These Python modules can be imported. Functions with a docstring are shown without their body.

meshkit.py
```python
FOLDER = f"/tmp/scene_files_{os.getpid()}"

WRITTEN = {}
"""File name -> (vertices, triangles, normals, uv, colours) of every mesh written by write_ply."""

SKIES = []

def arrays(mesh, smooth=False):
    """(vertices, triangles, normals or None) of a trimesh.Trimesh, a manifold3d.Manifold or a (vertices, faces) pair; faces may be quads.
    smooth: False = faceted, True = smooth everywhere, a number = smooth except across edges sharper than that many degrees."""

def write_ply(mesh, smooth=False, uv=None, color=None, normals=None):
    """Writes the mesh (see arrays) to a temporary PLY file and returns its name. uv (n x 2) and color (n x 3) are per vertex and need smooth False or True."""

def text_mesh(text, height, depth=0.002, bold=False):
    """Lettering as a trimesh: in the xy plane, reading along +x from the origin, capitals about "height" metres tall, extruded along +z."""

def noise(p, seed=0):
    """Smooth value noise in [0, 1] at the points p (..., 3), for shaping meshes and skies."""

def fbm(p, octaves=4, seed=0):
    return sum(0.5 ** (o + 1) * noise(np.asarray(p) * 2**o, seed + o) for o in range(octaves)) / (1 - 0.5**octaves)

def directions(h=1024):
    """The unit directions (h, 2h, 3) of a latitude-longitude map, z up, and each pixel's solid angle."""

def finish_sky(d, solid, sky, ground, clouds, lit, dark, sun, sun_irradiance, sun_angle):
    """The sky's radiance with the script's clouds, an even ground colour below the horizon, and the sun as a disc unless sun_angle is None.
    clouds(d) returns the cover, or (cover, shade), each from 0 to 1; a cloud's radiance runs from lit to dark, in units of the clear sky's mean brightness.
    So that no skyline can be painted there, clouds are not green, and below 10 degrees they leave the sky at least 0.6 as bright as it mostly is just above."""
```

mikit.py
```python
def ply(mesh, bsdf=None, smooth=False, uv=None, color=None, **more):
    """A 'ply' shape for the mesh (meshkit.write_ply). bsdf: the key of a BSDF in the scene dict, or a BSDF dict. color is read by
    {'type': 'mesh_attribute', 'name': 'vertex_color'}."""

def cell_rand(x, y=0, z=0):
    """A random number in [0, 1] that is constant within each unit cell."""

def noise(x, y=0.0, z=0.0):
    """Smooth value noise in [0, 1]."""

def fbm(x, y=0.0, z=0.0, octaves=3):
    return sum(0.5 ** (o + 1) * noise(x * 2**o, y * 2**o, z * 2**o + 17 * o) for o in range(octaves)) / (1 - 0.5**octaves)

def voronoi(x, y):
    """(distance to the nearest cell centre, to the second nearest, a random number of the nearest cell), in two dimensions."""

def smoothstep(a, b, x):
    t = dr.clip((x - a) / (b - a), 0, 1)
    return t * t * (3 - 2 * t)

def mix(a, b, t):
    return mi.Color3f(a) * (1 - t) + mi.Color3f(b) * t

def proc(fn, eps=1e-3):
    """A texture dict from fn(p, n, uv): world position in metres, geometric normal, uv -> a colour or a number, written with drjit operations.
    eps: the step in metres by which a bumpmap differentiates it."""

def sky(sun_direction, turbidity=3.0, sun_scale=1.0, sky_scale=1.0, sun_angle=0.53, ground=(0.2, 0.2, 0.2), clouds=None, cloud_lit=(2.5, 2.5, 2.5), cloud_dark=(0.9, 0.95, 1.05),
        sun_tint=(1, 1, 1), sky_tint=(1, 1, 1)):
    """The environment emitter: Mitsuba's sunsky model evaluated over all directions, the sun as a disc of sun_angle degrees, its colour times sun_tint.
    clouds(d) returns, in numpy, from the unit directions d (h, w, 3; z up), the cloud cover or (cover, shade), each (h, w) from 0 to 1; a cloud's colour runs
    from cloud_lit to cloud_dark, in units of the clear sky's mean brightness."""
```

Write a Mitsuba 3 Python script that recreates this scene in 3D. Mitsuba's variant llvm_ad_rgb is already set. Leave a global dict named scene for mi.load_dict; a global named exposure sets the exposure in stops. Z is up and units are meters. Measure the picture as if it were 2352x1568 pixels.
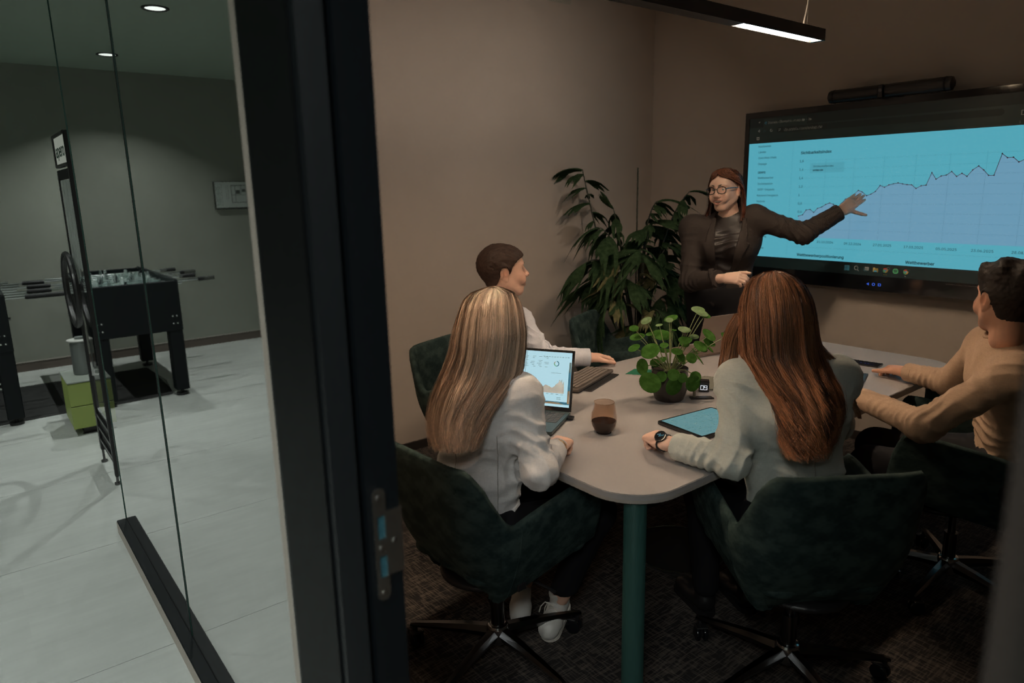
import math
import numpy as np
import drjit as dr
import mitsuba as mi
import trimesh
import manifold3d as m3
import shapely.geometry as sg
import mikit
import meshkit

T = mi.ScalarTransform4f
RNG = np.random.default_rng(11)
scene, labels = {}, {}

# ---------------------------------------------------------------- camera, exposure
exposure = 0.0
YAW, PITCH, ROLL = math.radians(51.757), math.radians(12.389), math.radians(-1.241)
EYE = np.array([0.0, 0.0, 1.6])
_fw = np.array([math.cos(YAW) * math.cos(PITCH), math.sin(YAW) * math.cos(PITCH), -math.sin(PITCH)])
_r = np.array([math.sin(YAW), -math.cos(YAW), 0.0])
_u = np.cross(_r, _fw)
_up = -math.sin(ROLL) * _r + math.cos(ROLL) * _u
scene['camera'] = {
    'type': 'thinlens', 'fov': 2 * math.degrees(math.atan(1176 / 1594.64)), 'fov_axis': 'x',
    'aperture_radius': 0.0042, 'focus_distance': 2.75, 'near_clip': 0.02, 'far_clip': 60.0,
    'to_world': T().look_at(origin=EYE.tolist(), target=(EYE + _fw).tolist(), up=_up.tolist()),
}
# strengths of the lamps of the place (their emitters are built with them below)
LOUVRE_POWER = 235.0       # pendant luminaire over the table, downward louvres (W / m2 sr)
UPLIGHT_POWER = 6.0       # the same luminaire's upward light
DOWNLIGHT_POWER = 5.0     # recessed ceiling spots of the hall
WASH_POWER = 1.7          # ceiling spots that wash the left wall
HALL_PANEL_POWER = 36.0   # square panel of the hall, outside the door
SCREEN_POWER = 1.0        # displays

# ---------------------------------------------------------------- small helpers


def rgb(*c):
    return {'type': 'rgb', 'value': [float(x) for x in c]}


def srgb(r, g, b):
    c = np.array([r, g, b], float) / 255
    return tuple(np.where(c <= 0.04045, c / 12.92, ((c + 0.055) / 1.055) ** 2.4))


def mat(key, d):
    scene['mat_' + key] = {'type': 'twosided', 'bsdf': d} if d['type'] not in ('thindielectric', 'dielectric', 'twosided', 'principledthin') else d
    return 'mat_' + key


def pmat(key, color, rough=0.5, metallic=0.0, spec=0.5, **kw):
    c = color if isinstance(color, dict) else rgb(*color)
    return mat(key, {'type': 'principled', 'base_color': c, 'roughness': float(rough), 'metallic': float(metallic), 'specular': float(spec), **kw})


def numbered(key):
    if key not in scene and key not in labels and not any(k.startswith(key + '__') for k in scene):
        return key
    n = 1
    while True:
        k = f'{key}_{n:03d}'
        if k not in scene and k not in labels and not any(q.startswith(k + '__') for q in scene):
            return k
        n += 1


COUNT = {}


def number_part(key):
    if key not in scene:
        COUNT.setdefault(key, 0)
        return key
    COUNT[key] = COUNT.get(key, 0) + 1
    return f'{key}_{COUNT[key]:03d}'


def thing(name, label=None, category=None, group=None):
    key = numbered(name)
    labels[key] = {}
    if label:
        labels[key]['label'] = label
    if category:
        labels[key]['category'] = category
    if group:
        labels[key]['group'] = group
    return key


def part(parent, name, mesh, material, label=None, smooth=False, color=None, uv=None, kind=None, **more):
    key = number_part(f'{parent}__{name}')
    scene[key] = mikit.ply(mesh, material, smooth=smooth, color=color, uv=uv, **more)
    if label or kind:
        labels[key] = {}
        if label:
            labels[key]['label'] = label
        if kind:
            labels[key]['kind'] = kind
    return key


def solo(name, mesh, material, label, category, group=None, smooth=False, **kw):
    key = thing(name, label, category, group)
    scene[key] = mikit.ply(mesh, material, smooth=smooth, **kw)
    return key


def struct(name, mesh, material, label=None, smooth=False, **kw):
    key = numbered(name)
    labels[key] = {'kind': 'structure'}
    if label:
        labels[key]['label'] = label
    if mesh is not None:
        scene[key] = mikit.ply(mesh, material, smooth=smooth, **kw)
    return key


def cat(*ms):
    ms = [m for m in (ms[0] if len(ms) == 1 and isinstance(ms[0], list) else ms)]
    vs, fs, n = [], [], 0
    for m in ms:
        v, f = (m.vertices, m.faces) if hasattr(m, 'vertices') else m
        vs.append(np.asarray(v)); fs.append(np.asarray(f) + n); n += len(v)
    return trimesh.Trimesh(np.vstack(vs), np.vstack(fs), process=False)


def box(x0, x1, y0, y1, z0, z1, bevel=0.0):
    if bevel <= 0:
        b = trimesh.creation.box([x1 - x0, y1 - y0, z1 - z0])
        b.apply_translation([(x0 + x1) / 2, (y0 + y1) / 2, (z0 + z1) / 2])
        return b
    e = bevel
    pts = []
    for sx in (0, 1):
        for sy in (0, 1):
            for sz in (0, 1):
                c = [x1 if sx else x0, y1 if sy else y0, z1 if sz else z0]
                s = [-e if sx else e, -e if sy else e, -e if sz else e]
                for k in range(3):
                    q = [c[j] + (s[j] if j != k else 0) for j in range(3)]
                    pts.append(q)
    return trimesh.convex.convex_hull(np.array(pts))


def place(m, yaw=0.0, loc=(0, 0, 0), pitch=0.0, roll=0.0):
    m = m.copy()
    M = trimesh.transformations.euler_matrix(roll, pitch, yaw, 'sxyz')
    M[:3, 3] = loc
    m.apply_transform(M)
    return m


def frame_to(m, origin, ax, ay, az):
    m = m.copy()
    M = np.eye(4)
    M[:3, 0], M[:3, 1], M[:3, 2], M[:3, 3] = ax, ay, az, origin
    m.apply_transform(M)
    return m


def unit(v):
    v = np.asarray(v, float)
    return v / np.linalg.norm(v)


def tube(points, radii, sides=8, caps=True):
    p = np.asarray(points, float)
    r = np.broadcast_to(np.asarray(radii, float), (len(p),))
    t = np.gradient(p, axis=0)
    t /= np.linalg.norm(t, axis=1, keepdims=True) + 1e-12
    a = np.cross(t[0], [0, 0, 1.0] if abs(t[0][2]) < 0.9 else [1.0, 0, 0])
    a /= np.linalg.norm(a)
    A = []
    for k in range(len(p)):
        a = a - t[k] * (a @ t[k])
        a /= np.linalg.norm(a)
        A.append(a)
    A = np.array(A)
    B = np.cross(t, A)
    ang = np.arange(sides) * 2 * np.pi / sides
    v = (p[:, None] + r[:, None, None] * (np.cos(ang)[None, :, None] * A[:, None] + np.sin(ang)[None, :, None] * B[:, None])).reshape(-1, 3)
    f = []
    for i in range(len(p) - 1):
        for j in range(sides):
            q = [i * sides + j, i * sides + (j + 1) % sides, (i + 1) * sides + (j + 1) % sides, (i + 1) * sides + j]
            f += [[q[0], q[1], q[2]], [q[0], q[2], q[3]]]
    if caps:
        n = len(v)
        v = np.vstack([v, p[0], p[-1]])
        for j in range(sides):
            f.append([n, (j + 1) % sides, j])
            f.append([n + 1, (len(p) - 1) * sides + j, (len(p) - 1) * sides + (j + 1) % sides])
    return trimesh.Trimesh(v, np.array(f), process=False)


def lathe(profile, sections=32):
    return trimesh.creation.revolve(np.asarray(profile, float), sections=sections)


def extrude(poly, h, z0=0.0):
    if hasattr(poly, 'geoms'):
        return cat([extrude(g, h, z0) for g in poly.geoms if g.geom_type == 'Polygon' and g.area > 1e-9])
    m = trimesh.creation.extrude_polygon(poly, h)
    m.apply_translation([0, 0, z0])
    return m


def rrect(w, d, r, n=8):
    return sg.box(-w / 2 + r, -d / 2 + r, w / 2 - r, d / 2 - r).buffer(r, quad_segs=n)


def slab(poly, z0, z1, e=0.003):
    """an extruded outline with small chamfers at top and bottom edges"""
    n = 3 if e > 0 else 0
    return cat(*[extrude(poly.buffer(-e), z1 - z0, z0), extrude(poly, z1 - z0 - 2 * e, z0 + e)]) if n else extrude(poly, z1 - z0, z0)


def sphere(c, r, sub=2):
    m = trimesh.creation.icosphere(subdivisions=sub, radius=1.0)
    m.apply_scale(np.broadcast_to(np.asarray(r, float), (3,)))
    m.apply_translation(c)
    return m


def quad(o, a, b):
    o, a, b = (np.asarray(x, float) for x in (o, a, b))
    return trimesh.Trimesh(np.array([o, o + a, o + a + b, o + b]), np.array([[0, 1, 2], [0, 2, 3]]), process=False)


def area(c, power):
    return {'emitter': {'type': 'area', 'radiance': rgb(*(np.asarray(c, float) * power))}}

# ---------------------------------------------------------------- signed distance fields -> meshes (bodies, clothes, soft shapes)


def surface_nets(val, lo, h):
    n = np.array(val.shape)
    ins = val < 0
    c = np.zeros(n - 1, np.uint8)
    for i in (0, 1):
        for j in (0, 1):
            for k in (0, 1):
                c += ins[i:n[0] - 1 + i, j:n[1] - 1 + j, k:n[2] - 1 + k]
    act = np.argwhere((c > 0) & (c < 8))
    idx = np.full(n - 1, -1, np.int64)
    idx[tuple(act.T)] = np.arange(len(act))
    acc, cnt = np.zeros((len(act), 3)), np.zeros(len(act))
    corners = [(i, j, k) for i in (0, 1) for j in (0, 1) for k in (0, 1)]
    V = {q: val[act[:, 0] + q[0], act[:, 1] + q[1], act[:, 2] + q[2]] for q in corners}
    for a in corners:
        for ax in range(3):
            if a[ax] == 0:
                b = list(a); b[ax] = 1; b = tuple(b)
                va, vb = V[a], V[b]
                m = (va < 0) != (vb < 0)
                t = np.where(m, va / np.where(np.abs(va - vb) < 1e-12, 1, va - vb), 0)
                p = np.array(a, float)[None] + t[:, None] * np.eye(3)[ax][None]
                acc[m] += p[m]; cnt[m] += 1
    verts = (act + acc / np.maximum(cnt, 1)[:, None]) * h + lo
    faces = []
    for ax in range(3):
        s = [slice(None)] * 3; s2 = [slice(None)] * 3
        s[ax] = slice(0, n[ax] - 1); s2[ax] = slice(1, n[ax])
        A, B = ins[tuple(s)], ins[tuple(s2)]
        e = np.argwhere(A != B)
        o1, o2 = (ax + 1) % 3, (ax + 2) % 3
        e = e[(e[:, o1] > 0) & (e[:, o2] > 0) & (e[:, o1] < n[o1] - 1) & (e[:, o2] < n[o2] - 1)]
        if not len(e):
            continue
        q = []
        for d1, d2 in ((-1, -1), (0, -1), (0, 0), (-1, 0)):
            w = e.copy(); w[:, o1] += d1; w[:, o2] += d2
            q.append(idx[tuple(w.T)])
        q = np.array(q).T
        flip = ~A[tuple(e.T)]
        q[flip] = q[flip][:, ::-1]
        faces.append(np.vstack([q[:, [0, 1, 2]], q[:, [0, 2, 3]]]))
    return trimesh.Trimesh(verts, np.vstack(faces), process=False)


def smin(a, b, k):
    if k <= 0:
        return np.minimum(a, b)
    h = np.maximum(k - np.abs(a - b), 0) / k
    return np.minimum(a, b) - h * h * k * 0.25


class Field:
    def __init__(s, lo, hi, h):
        s.lo, s.h = np.array(lo, float), h
        s.n = np.ceil((np.array(hi, float) - s.lo) / h).astype(int) + 1
        s.ax = [s.lo[i] + np.arange(s.n[i]) * h for i in range(3)]
        s.v = np.full(s.n, 9.0, np.float32)

    def copy(s):
        o = object.__new__(Field)
        o.lo, o.h, o.n, o.ax, o.v = s.lo, s.h, s.n, s.ax, s.v.copy()
        return o

    def grid(s, lo=None, hi=None):
        if lo is None:
            sl = tuple(slice(0, n) for n in s.n)
        else:
            a = np.clip(np.floor((np.asarray(lo) - s.lo) / s.h).astype(int), 0, s.n - 1)
            b = np.clip(np.ceil((np.asarray(hi) - s.lo) / s.h).astype(int) + 1, 1, s.n)
            sl = tuple(slice(a[i], max(b[i], a[i] + 1)) for i in range(3))
        X = np.stack(np.meshgrid(*[s.ax[i][sl[i]] for i in range(3)], indexing='ij'), -1).astype(np.float32)
        return sl, X

    def put(s, fn, lo, hi, k=0.0, sub=False):
        m = k + 4 * s.h
        sl, X = s.grid(np.asarray(lo) - m, np.asarray(hi) + m)
        d = fn(X)
        s.v[sl] = -smin(-s.v[sl], d, k) if sub else smin(s.v[sl], d, k)
        return s

    def cap(s, a, b, ra, rb=None, k=0.02, flat=None, sub=False):
        """a tapered capsule from a to b; flat = (direction, factor): thinner along that direction by the factor"""
        a, b = np.asarray(a, np.float32), np.asarray(b, np.float32)
        rb = ra if rb is None else rb
        r = max(ra, rb)
        ab = b - a

        def fn(X):
            P, d, AB = X - a, ab, ab
            if flat is not None:
                w, q = unit(flat[0]).astype(np.float32), np.float32(1 / flat[1] - 1)
                P = P + (P @ w)[..., None] * w * q
                AB = ab + (ab @ w) * w * q
            t = np.clip((P @ AB) / max(AB @ AB, 1e-12), 0, 1)
            return np.linalg.norm(P - t[..., None] * AB, axis=-1) - (ra + (rb - ra) * t)
        return s.put(fn, np.minimum(a, b) - r, np.maximum(a, b) + r, k, sub)

    def ell(s, c, r, R=None, k=0.02, sub=False):
        c, r = np.asarray(c, np.float32), np.asarray(r, np.float32)
        R = np.eye(3, dtype=np.float32) if R is None else np.asarray(R, np.float32)   # columns: local axes

        def fn(X):
            L = (X - c) @ R
            k0 = np.linalg.norm(L / r, axis=-1)
            k1 = np.linalg.norm(L / (r * r), axis=-1)
            return k0 * (k0 - 1) / np.maximum(k1, 1e-9)
        m = r.max()
        return s.put(fn, c - m, c + m, k, sub)

    def clip(s, fn, k=0.0):
        """keep only where fn < 0"""
        _, X = s.grid()
        s.v = -smin(-s.v, -fn(X).astype(np.float32), k)
        return s

    def plane(s, p, n, k=0.0):
        p, n = np.asarray(p, np.float32), unit(n).astype(np.float32)
        return s.clip(lambda X: (X - p) @ n, k)

    def cutball(s, p, n, c, r, k=0.0):
        """cut away what lies beyond the plane, but only within r of c"""
        p, n, c = (np.asarray(q, np.float32) for q in (p, n, c))
        n = n / np.linalg.norm(n)

        def fn(X):
            return np.minimum((X - p) @ n, r - np.linalg.norm(X - c, axis=-1))
        return s.clip(fn, k)

    def mesh(s):
        return surface_nets(s.v, s.lo, s.h)


def normals(m):
    v, f = m.vertices, m.faces
    n = np.zeros_like(v)
    c = np.cross(v[f[:, 1]] - v[f[:, 0]], v[f[:, 2]] - v[f[:, 0]])
    for k in range(3):
        np.add.at(n, f[:, k], c)
    return n / np.maximum(np.linalg.norm(n, axis=1, keepdims=True), 1e-12)


def vnoise(p, seed=0):
    return meshkit.noise(np.asarray(p, float) + seed * 17.3)


def displace(m, fn):
    v = np.array(m.vertices)
    return trimesh.Trimesh(v + normals(m) * np.asarray(fn(v))[:, None], m.faces, process=False)


def folds(m, spots, grain=0.0015, seed=0):
    """cloth folds: spots = (centre, axis along which the ridges follow each other, reach, wavelength, height)"""
    def fn(v):
        d = grain * 2 * (meshkit.fbm(v * 14 + seed) - 0.5) + 2.2 * grain * (vnoise(v * 7, seed) - 0.5)
        for c, ax, R, w, amp in spots:
            q = v - np.asarray(c)
            ax = unit(ax)
            ph = (q @ ax) / w + 1.1 * (vnoise(v * 9, seed + 3) - 0.5) * 2
            s = np.abs(np.sin(np.pi * ph)) ** 0.8
            d = d + amp * (0.45 - s) * np.exp(-((np.linalg.norm(q, axis=1) / R) ** 2))
        return d
    return displace(m, fn)


def union(ms):
    out, rest = None, []
    for m in ms:
        q = m3.Manifold(m3.Mesh(np.asarray(m.vertices, np.float32), np.asarray(m.faces, np.uint32)))
        if q.is_empty():
            rest.append(m)
            continue
        out = q if out is None else out + q
    if out is not None:
        r = out.to_mesh()
        rest.insert(0, trimesh.Trimesh(r.vert_properties[:, :3].astype(float), r.tri_verts.astype(int), process=False))
    return rest[0] if len(rest) == 1 else cat(rest)


def basis(yaw, pitch=0.0, roll=0.0):
    """columns forward, left, up of a head or body; pitch > 0 looks down, roll > 0 leans to its right"""
    M = trimesh.transformations.euler_matrix(math.radians(roll), math.radians(pitch), math.radians(yaw), 'sxyz')
    return M[:3, :3]

# ---------------------------------------------------------------- materials
N, FBM, SS, MIX = mikit.noise, mikit.fbm, mikit.smoothstep, mikit.mix


def t_wall(p, n, uv):
    g = FBM(p.x * 3 + p.y * 3, p.z * 3, p.y * 2)
    return mi.Color3f(0.40, 0.345, 0.30) * (0.96 + 0.08 * g) * 1.12


def t_hallwall(p, n, uv):
    return mi.Color3f(0.29, 0.305, 0.265) * (0.97 + 0.06 * N(p.x * 5, p.y * 5, p.z * 5))


def t_carpet(p, n, uv):
    # woven loop-pile tiles: short crossing dashes, alternating direction from tile to tile
    tx, ty = dr.floor(p.x / 0.5), dr.floor(p.y / 0.5)
    swap = mikit.cell_rand(tx, ty, 5) > 0.5
    a = dr.select(swap, p.x, p.y)
    b = dr.select(swap, p.y, p.x)
    l1 = N(a * 260, b * 28, 1.0)
    l2 = N(a * 30, b * 240, 7.0)
    big = FBM(p.x * 6, p.y * 6, 3.0)
    v = 0.45 * SS(0.45, 0.75, l1) + 0.40 * SS(0.5, 0.8, l2) + 0.30 * big
    return MIX((0.012, 0.013, 0.015), (0.105, 0.088, 0.076), v)


def t_carpet_h(p, n, uv):
    return 0.5 * N(p.x * 300, p.y * 300) + 0.5 * N(p.x * 120, p.y * 120)


def t_tile(p, n, uv):
    r = mikit.cell_rand(dr.floor((p.y + 0.46) / 1.0), dr.floor(p.x / 3.0), 2)
    g = FBM(p.x * 1.7 + 3 * r, p.y * 7 + 20 * r, r * 9, 4)
    f = FBM(p.x * 9, p.y * 42, 2.0)
    return mi.Color3f(0.47, 0.49, 0.475) * (0.86 + 0.17 * g + 0.08 * f)


def t_velvet(p, n, uv):
    g = FBM(p.x * 26, p.y * 26, p.z * 26, 4)
    f = N(p.x * 150, p.y * 150, p.z * 150)
    v = SS(0.30, 0.80, g) * 0.75 + 0.25 * f
    return MIX((0.008, 0.018, 0.0185), (0.040, 0.062, 0.056), v)


def t_screen_noise(p, n, uv):
    return mi.Color3f(1.0)


def t_cloth(col, scale=420.0, amp=0.16):
    def fn(p, n, uv):
        w = 0.5 * N(p.x * scale, p.y * scale, p.z * scale * 0.25) + 0.5 * N(p.x * scale * 0.25, p.y * scale * 0.25, p.z * scale)
        g = N(p.x * 18, p.y * 18, p.z * 18)
        return mi.Color3f(*col) * (1 - amp / 2 + amp * w) * (0.94 + 0.12 * g)
    return fn


pmat('wall', mikit.proc(t_wall), 0.85, spec=0.2)
pmat('hall_wall', mikit.proc(t_hallwall), 0.85, spec=0.2)
pmat('wall_dark', (0.06, 0.055, 0.05), 0.9, spec=0.1)
pmat('ceiling', (0.60, 0.55, 0.50), 0.9, spec=0.1)
pmat('hall_ceiling', (0.27, 0.32, 0.27), 0.9, spec=0.1)
mat('carpet', {'type': 'bumpmap', 'tex': mikit.proc(t_carpet_h), 'scale': 0.004, 'bsdf': {'type': 'principled', 'base_color': mikit.proc(t_carpet), 'roughness': 0.95, 'specular': 0.1}})
pmat('tile', mikit.proc(t_tile), 0.42, spec=0.35)
pmat('grout', (0.16, 0.155, 0.145), 0.9)
pmat('black_metal', (0.004, 0.006, 0.008), 0.45, spec=0.35)
pmat('dark_metal', (0.0022, 0.003, 0.0036), 0.55, spec=0.2)
pmat('base_dark', (0.022, 0.018, 0.017), 0.6)
pmat('base_taupe', (0.125, 0.10, 0.085), 0.6)
pmat('base_lip', (0.32, 0.30, 0.27), 0.6)
pmat('taupe_trim', (0.34, 0.30, 0.26), 0.5)
pmat('brown_paint', (0.022, 0.015, 0.012), 0.5)
pmat('steel', (0.52, 0.50, 0.47), 0.36, metallic=1.0)
pmat('screw', (0.85, 0.86, 0.86), 0.25, metallic=1.0)
pmat('chrome', (0.55, 0.55, 0.56), 0.16, metallic=1.0)
pmat('dark_chrome', (0.13, 0.13, 0.132), 0.2, metallic=1.0)
pmat('black_plastic', (0.012, 0.012, 0.013), 0.35)
pmat('black_gloss', (0.006, 0.007, 0.009), 0.08)
pmat('teal_paint', (0.026, 0.078, 0.070), 0.42)
pmat('velvet', mikit.proc(t_velvet), 0.85, spec=0.15, sheen=1.0, sheen_tint=0.4)
pmat('tabletop', (0.295, 0.277, 0.272), 0.48, spec=0.3)
pmat('tableedge', (0.29, 0.265, 0.235), 0.5)
pmat('void', (0.004, 0.004, 0.004), 0.9)
pmat('blue_shade', (0.03, 0.10, 0.13), 0.4)
mat('glass_pane', {'type': 'thindielectric', 'int_ior': 1.5})
pmat('glass_edge', (0.02, 0.055, 0.045), 0.2)
pmat('white', (0.75, 0.75, 0.73), 0.5)

# ---------------------------------------------------------------- the setting
# coordinates: x runs into the meeting room towards its display wall, y to the left along the glass front, z up
XG, XW, YL, YR = 0.45, 4.30, 3.66, -1.35      # glass front, display wall, left wall, right wall of the meeting room
HR, HH = 2.88, 2.79                            # ceilings: meeting room, hall
HX0, HX1, HY0, HY1 = -2.5, 3.45, -2.6, 7.92
PA, PB = (0.535, 1.22), (1.66, 3.66)           # angled return between the door post and the left wall

room = sg.Polygon([(XG - 0.04, YR), (XW, YR), (XW, YL), PB, PA, (XG - 0.04, 1.22)])
struct('floor', extrude(room, 0.02, -0.02), 'mat_carpet', 'dark grey brown woven carpet tiles of the meeting room')
struct('ceiling', extrude(room.buffer(0.02), 0.1, HR), 'mat_ceiling', 'beige meeting room ceiling')
struct('wall_left', box(PB[0], XW + 0.15, YL, YL + 0.1, -0.02, HR), 'mat_wall', 'plain taupe wall behind the seated people')
struct('wall_back', box(XW, XW + 0.12, YR - 0.1, YL, -0.02, HR), 'mat_wall', 'taupe wall that carries the display')
struct('wall_right', box(XG, XW, YR - 0.1, YR, -0.02, HR), 'mat_wall_dark', 'dark side wall of the meeting room')
struct('wall_front', box(XG - 0.05, XG + 0.05, YR, -0.12, -0.02, HR), 'mat_wall_dark', 'dark front wall beside the door')
struct('wall_front', box(XG - 0.05, XG + 0.05, -0.12, 1.24, 2.45, HR), 'mat_wall_dark', 'dark wall strip over the door')
ret = sg.LineString([PA, (PB[0] + 0.02, PB[1] + 0.03)]).buffer(0.045, cap_style='flat')
struct('wall_return', extrude(ret, HR, 0), 'mat_wall', 'narrow angled wall between door post and left wall')
bb = sg.box(PB[0] + 0.05, YL - 0.014, XW, YL)
struct('baseboard_left', extrude(bb, 0.055), 'mat_base_dark', 'dark baseboard along the left wall')
struct('baseboard_back', box(XW - 0.014, XW, YR, YL - 0.014, 0, 0.055), 'mat_base_dark', 'dark baseboard under the display')

# the hall: large-format floor slabs, each its own piece
fl = struct('floor_hall', box(HX0, HX1, HY0, HY1, -0.05, -0.012), 'mat_grout', 'pale stone-look slab floor of the hall')
hall = sg.box(HX0, HY0, HX1, HY1).difference(room)
ys = [HY0, -1.45, -0.45, 0.552, 1.552, 2.552, 3.55, 4.55, 5.55, 6.55, HY1]
for a, b in zip(ys[:-1], ys[1:]):
    for x0, x1 in ((HX0, -2.0), (-2.0, 3.0 if a > 0 else 0.5), (3.0, HX1)):
        piece = hall.intersection(sg.box(x0 + 0.0012, a + 0.0012, x1 - 0.0012, b - 0.0012))
        for g in getattr(piece, 'geoms', [piece]):
            if g.geom_type == 'Polygon' and g.area > 0.01:
                part(fl, 'slab', extrude(g, 0.012, -0.012), 'mat_tile')
struct('ceiling_hall', cat(box(HX0, XG + 0.04, HY0, YL, HH, HH + 0.1), extrude(sg.box(HX0, HY0, HX1, HY1).difference(room).intersection(sg.box(XG + 0.04, HY0, HX1, YL)), 0.1, HH), box(HX0, HX1, YL, HY1, HH, HH + 0.1)), 'mat_hall_ceiling', 'grey green hall ceiling')
struct('wall_hall_back', box(HX0, HX1, HY1, HY1 + 0.1, -0.02, HH), 'mat_hall_wall', 'grey wall at the far end of the hall')
struct('wall_hall_left', box(HX0 - 0.1, HX0, HY0, HY1, -0.02, HH), 'mat_hall_wall', 'grey side wall of the hall')
struct('wall_hall_right', box(HX1, HX1 + 0.1, YL + 0.1, HY1, -0.02, HH), 'mat_hall_wall', 'grey wall closing the games area')
struct('wall_hall_front', box(HX0, XG, HY0 - 0.1, HY0, -0.02, HH), 'mat_hall_wall', 'grey wall behind the viewer')
hb = struct('baseboard_hall', box(HX0, HX1, HY1 - 0.014, HY1, 0, 0.085), 'mat_base_taupe', 'taupe baseboard of the hall')
part(hb, 'cap', box(HX0, HX1, HY1 - 0.02, HY1 + 0.0, 0.085, 0.092), 'mat_base_lip', 'paler top edge')

# glass front: bottom track, panes, gasket
w1 = struct('window_1', None, None, 'frameless glass partition of the meeting room in a black floor track')
part(w1, 'track', box(XG - 0.042, XG + 0.042, 1.24, 3.665, 0.0, 0.062, 0.003), 'mat_black_metal', 'black floor track')
part(w1, 'track_line', box(XG - 0.002, XG + 0.002, 1.25, 3.66, 0.0615, 0.0635), 'mat_dark_metal')
part(w1, 'track_face', box(XG - 0.0435, XG - 0.0415, 1.24, 3.664, 0.0, 0.054), 'mat_taupe_trim', 'taupe outer face of the track')
part(w1, 'head_track', box(XG - 0.03, XG + 0.03, 1.24, 3.665, HH - 0.03, HH + 0.0, 0.003), 'mat_black_metal')
for a, b in ((1.245, 2.455), (2.461, 3.655)):
    part(w1, 'pane', quad((XG, a, 0.062), (0, b - a, 0), (0, 0, HH - 0.09)), 'mat_glass_pane', 'clear glass pane')
    part(w1, 'pane_edge', box(XG - 0.002, XG + 0.002, b - 0.0012, b + 0.0012, 0.062, HH - 0.03), 'mat_glass_edge', 'dark green glass edge')
part(w1, 'gasket', box(XG - 0.0035, XG + 0.0035, 2.4555, 2.4605, 0.062, HH - 0.03), 'mat_black_plastic', 'black joint between the panes')
part(w1, 'edge_strip', box(XG - 0.003, XG + 0.003, 3.657, 3.661, 0.062, HH - 0.03), 'mat_glass_edge', 'dark green end edge')

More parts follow.
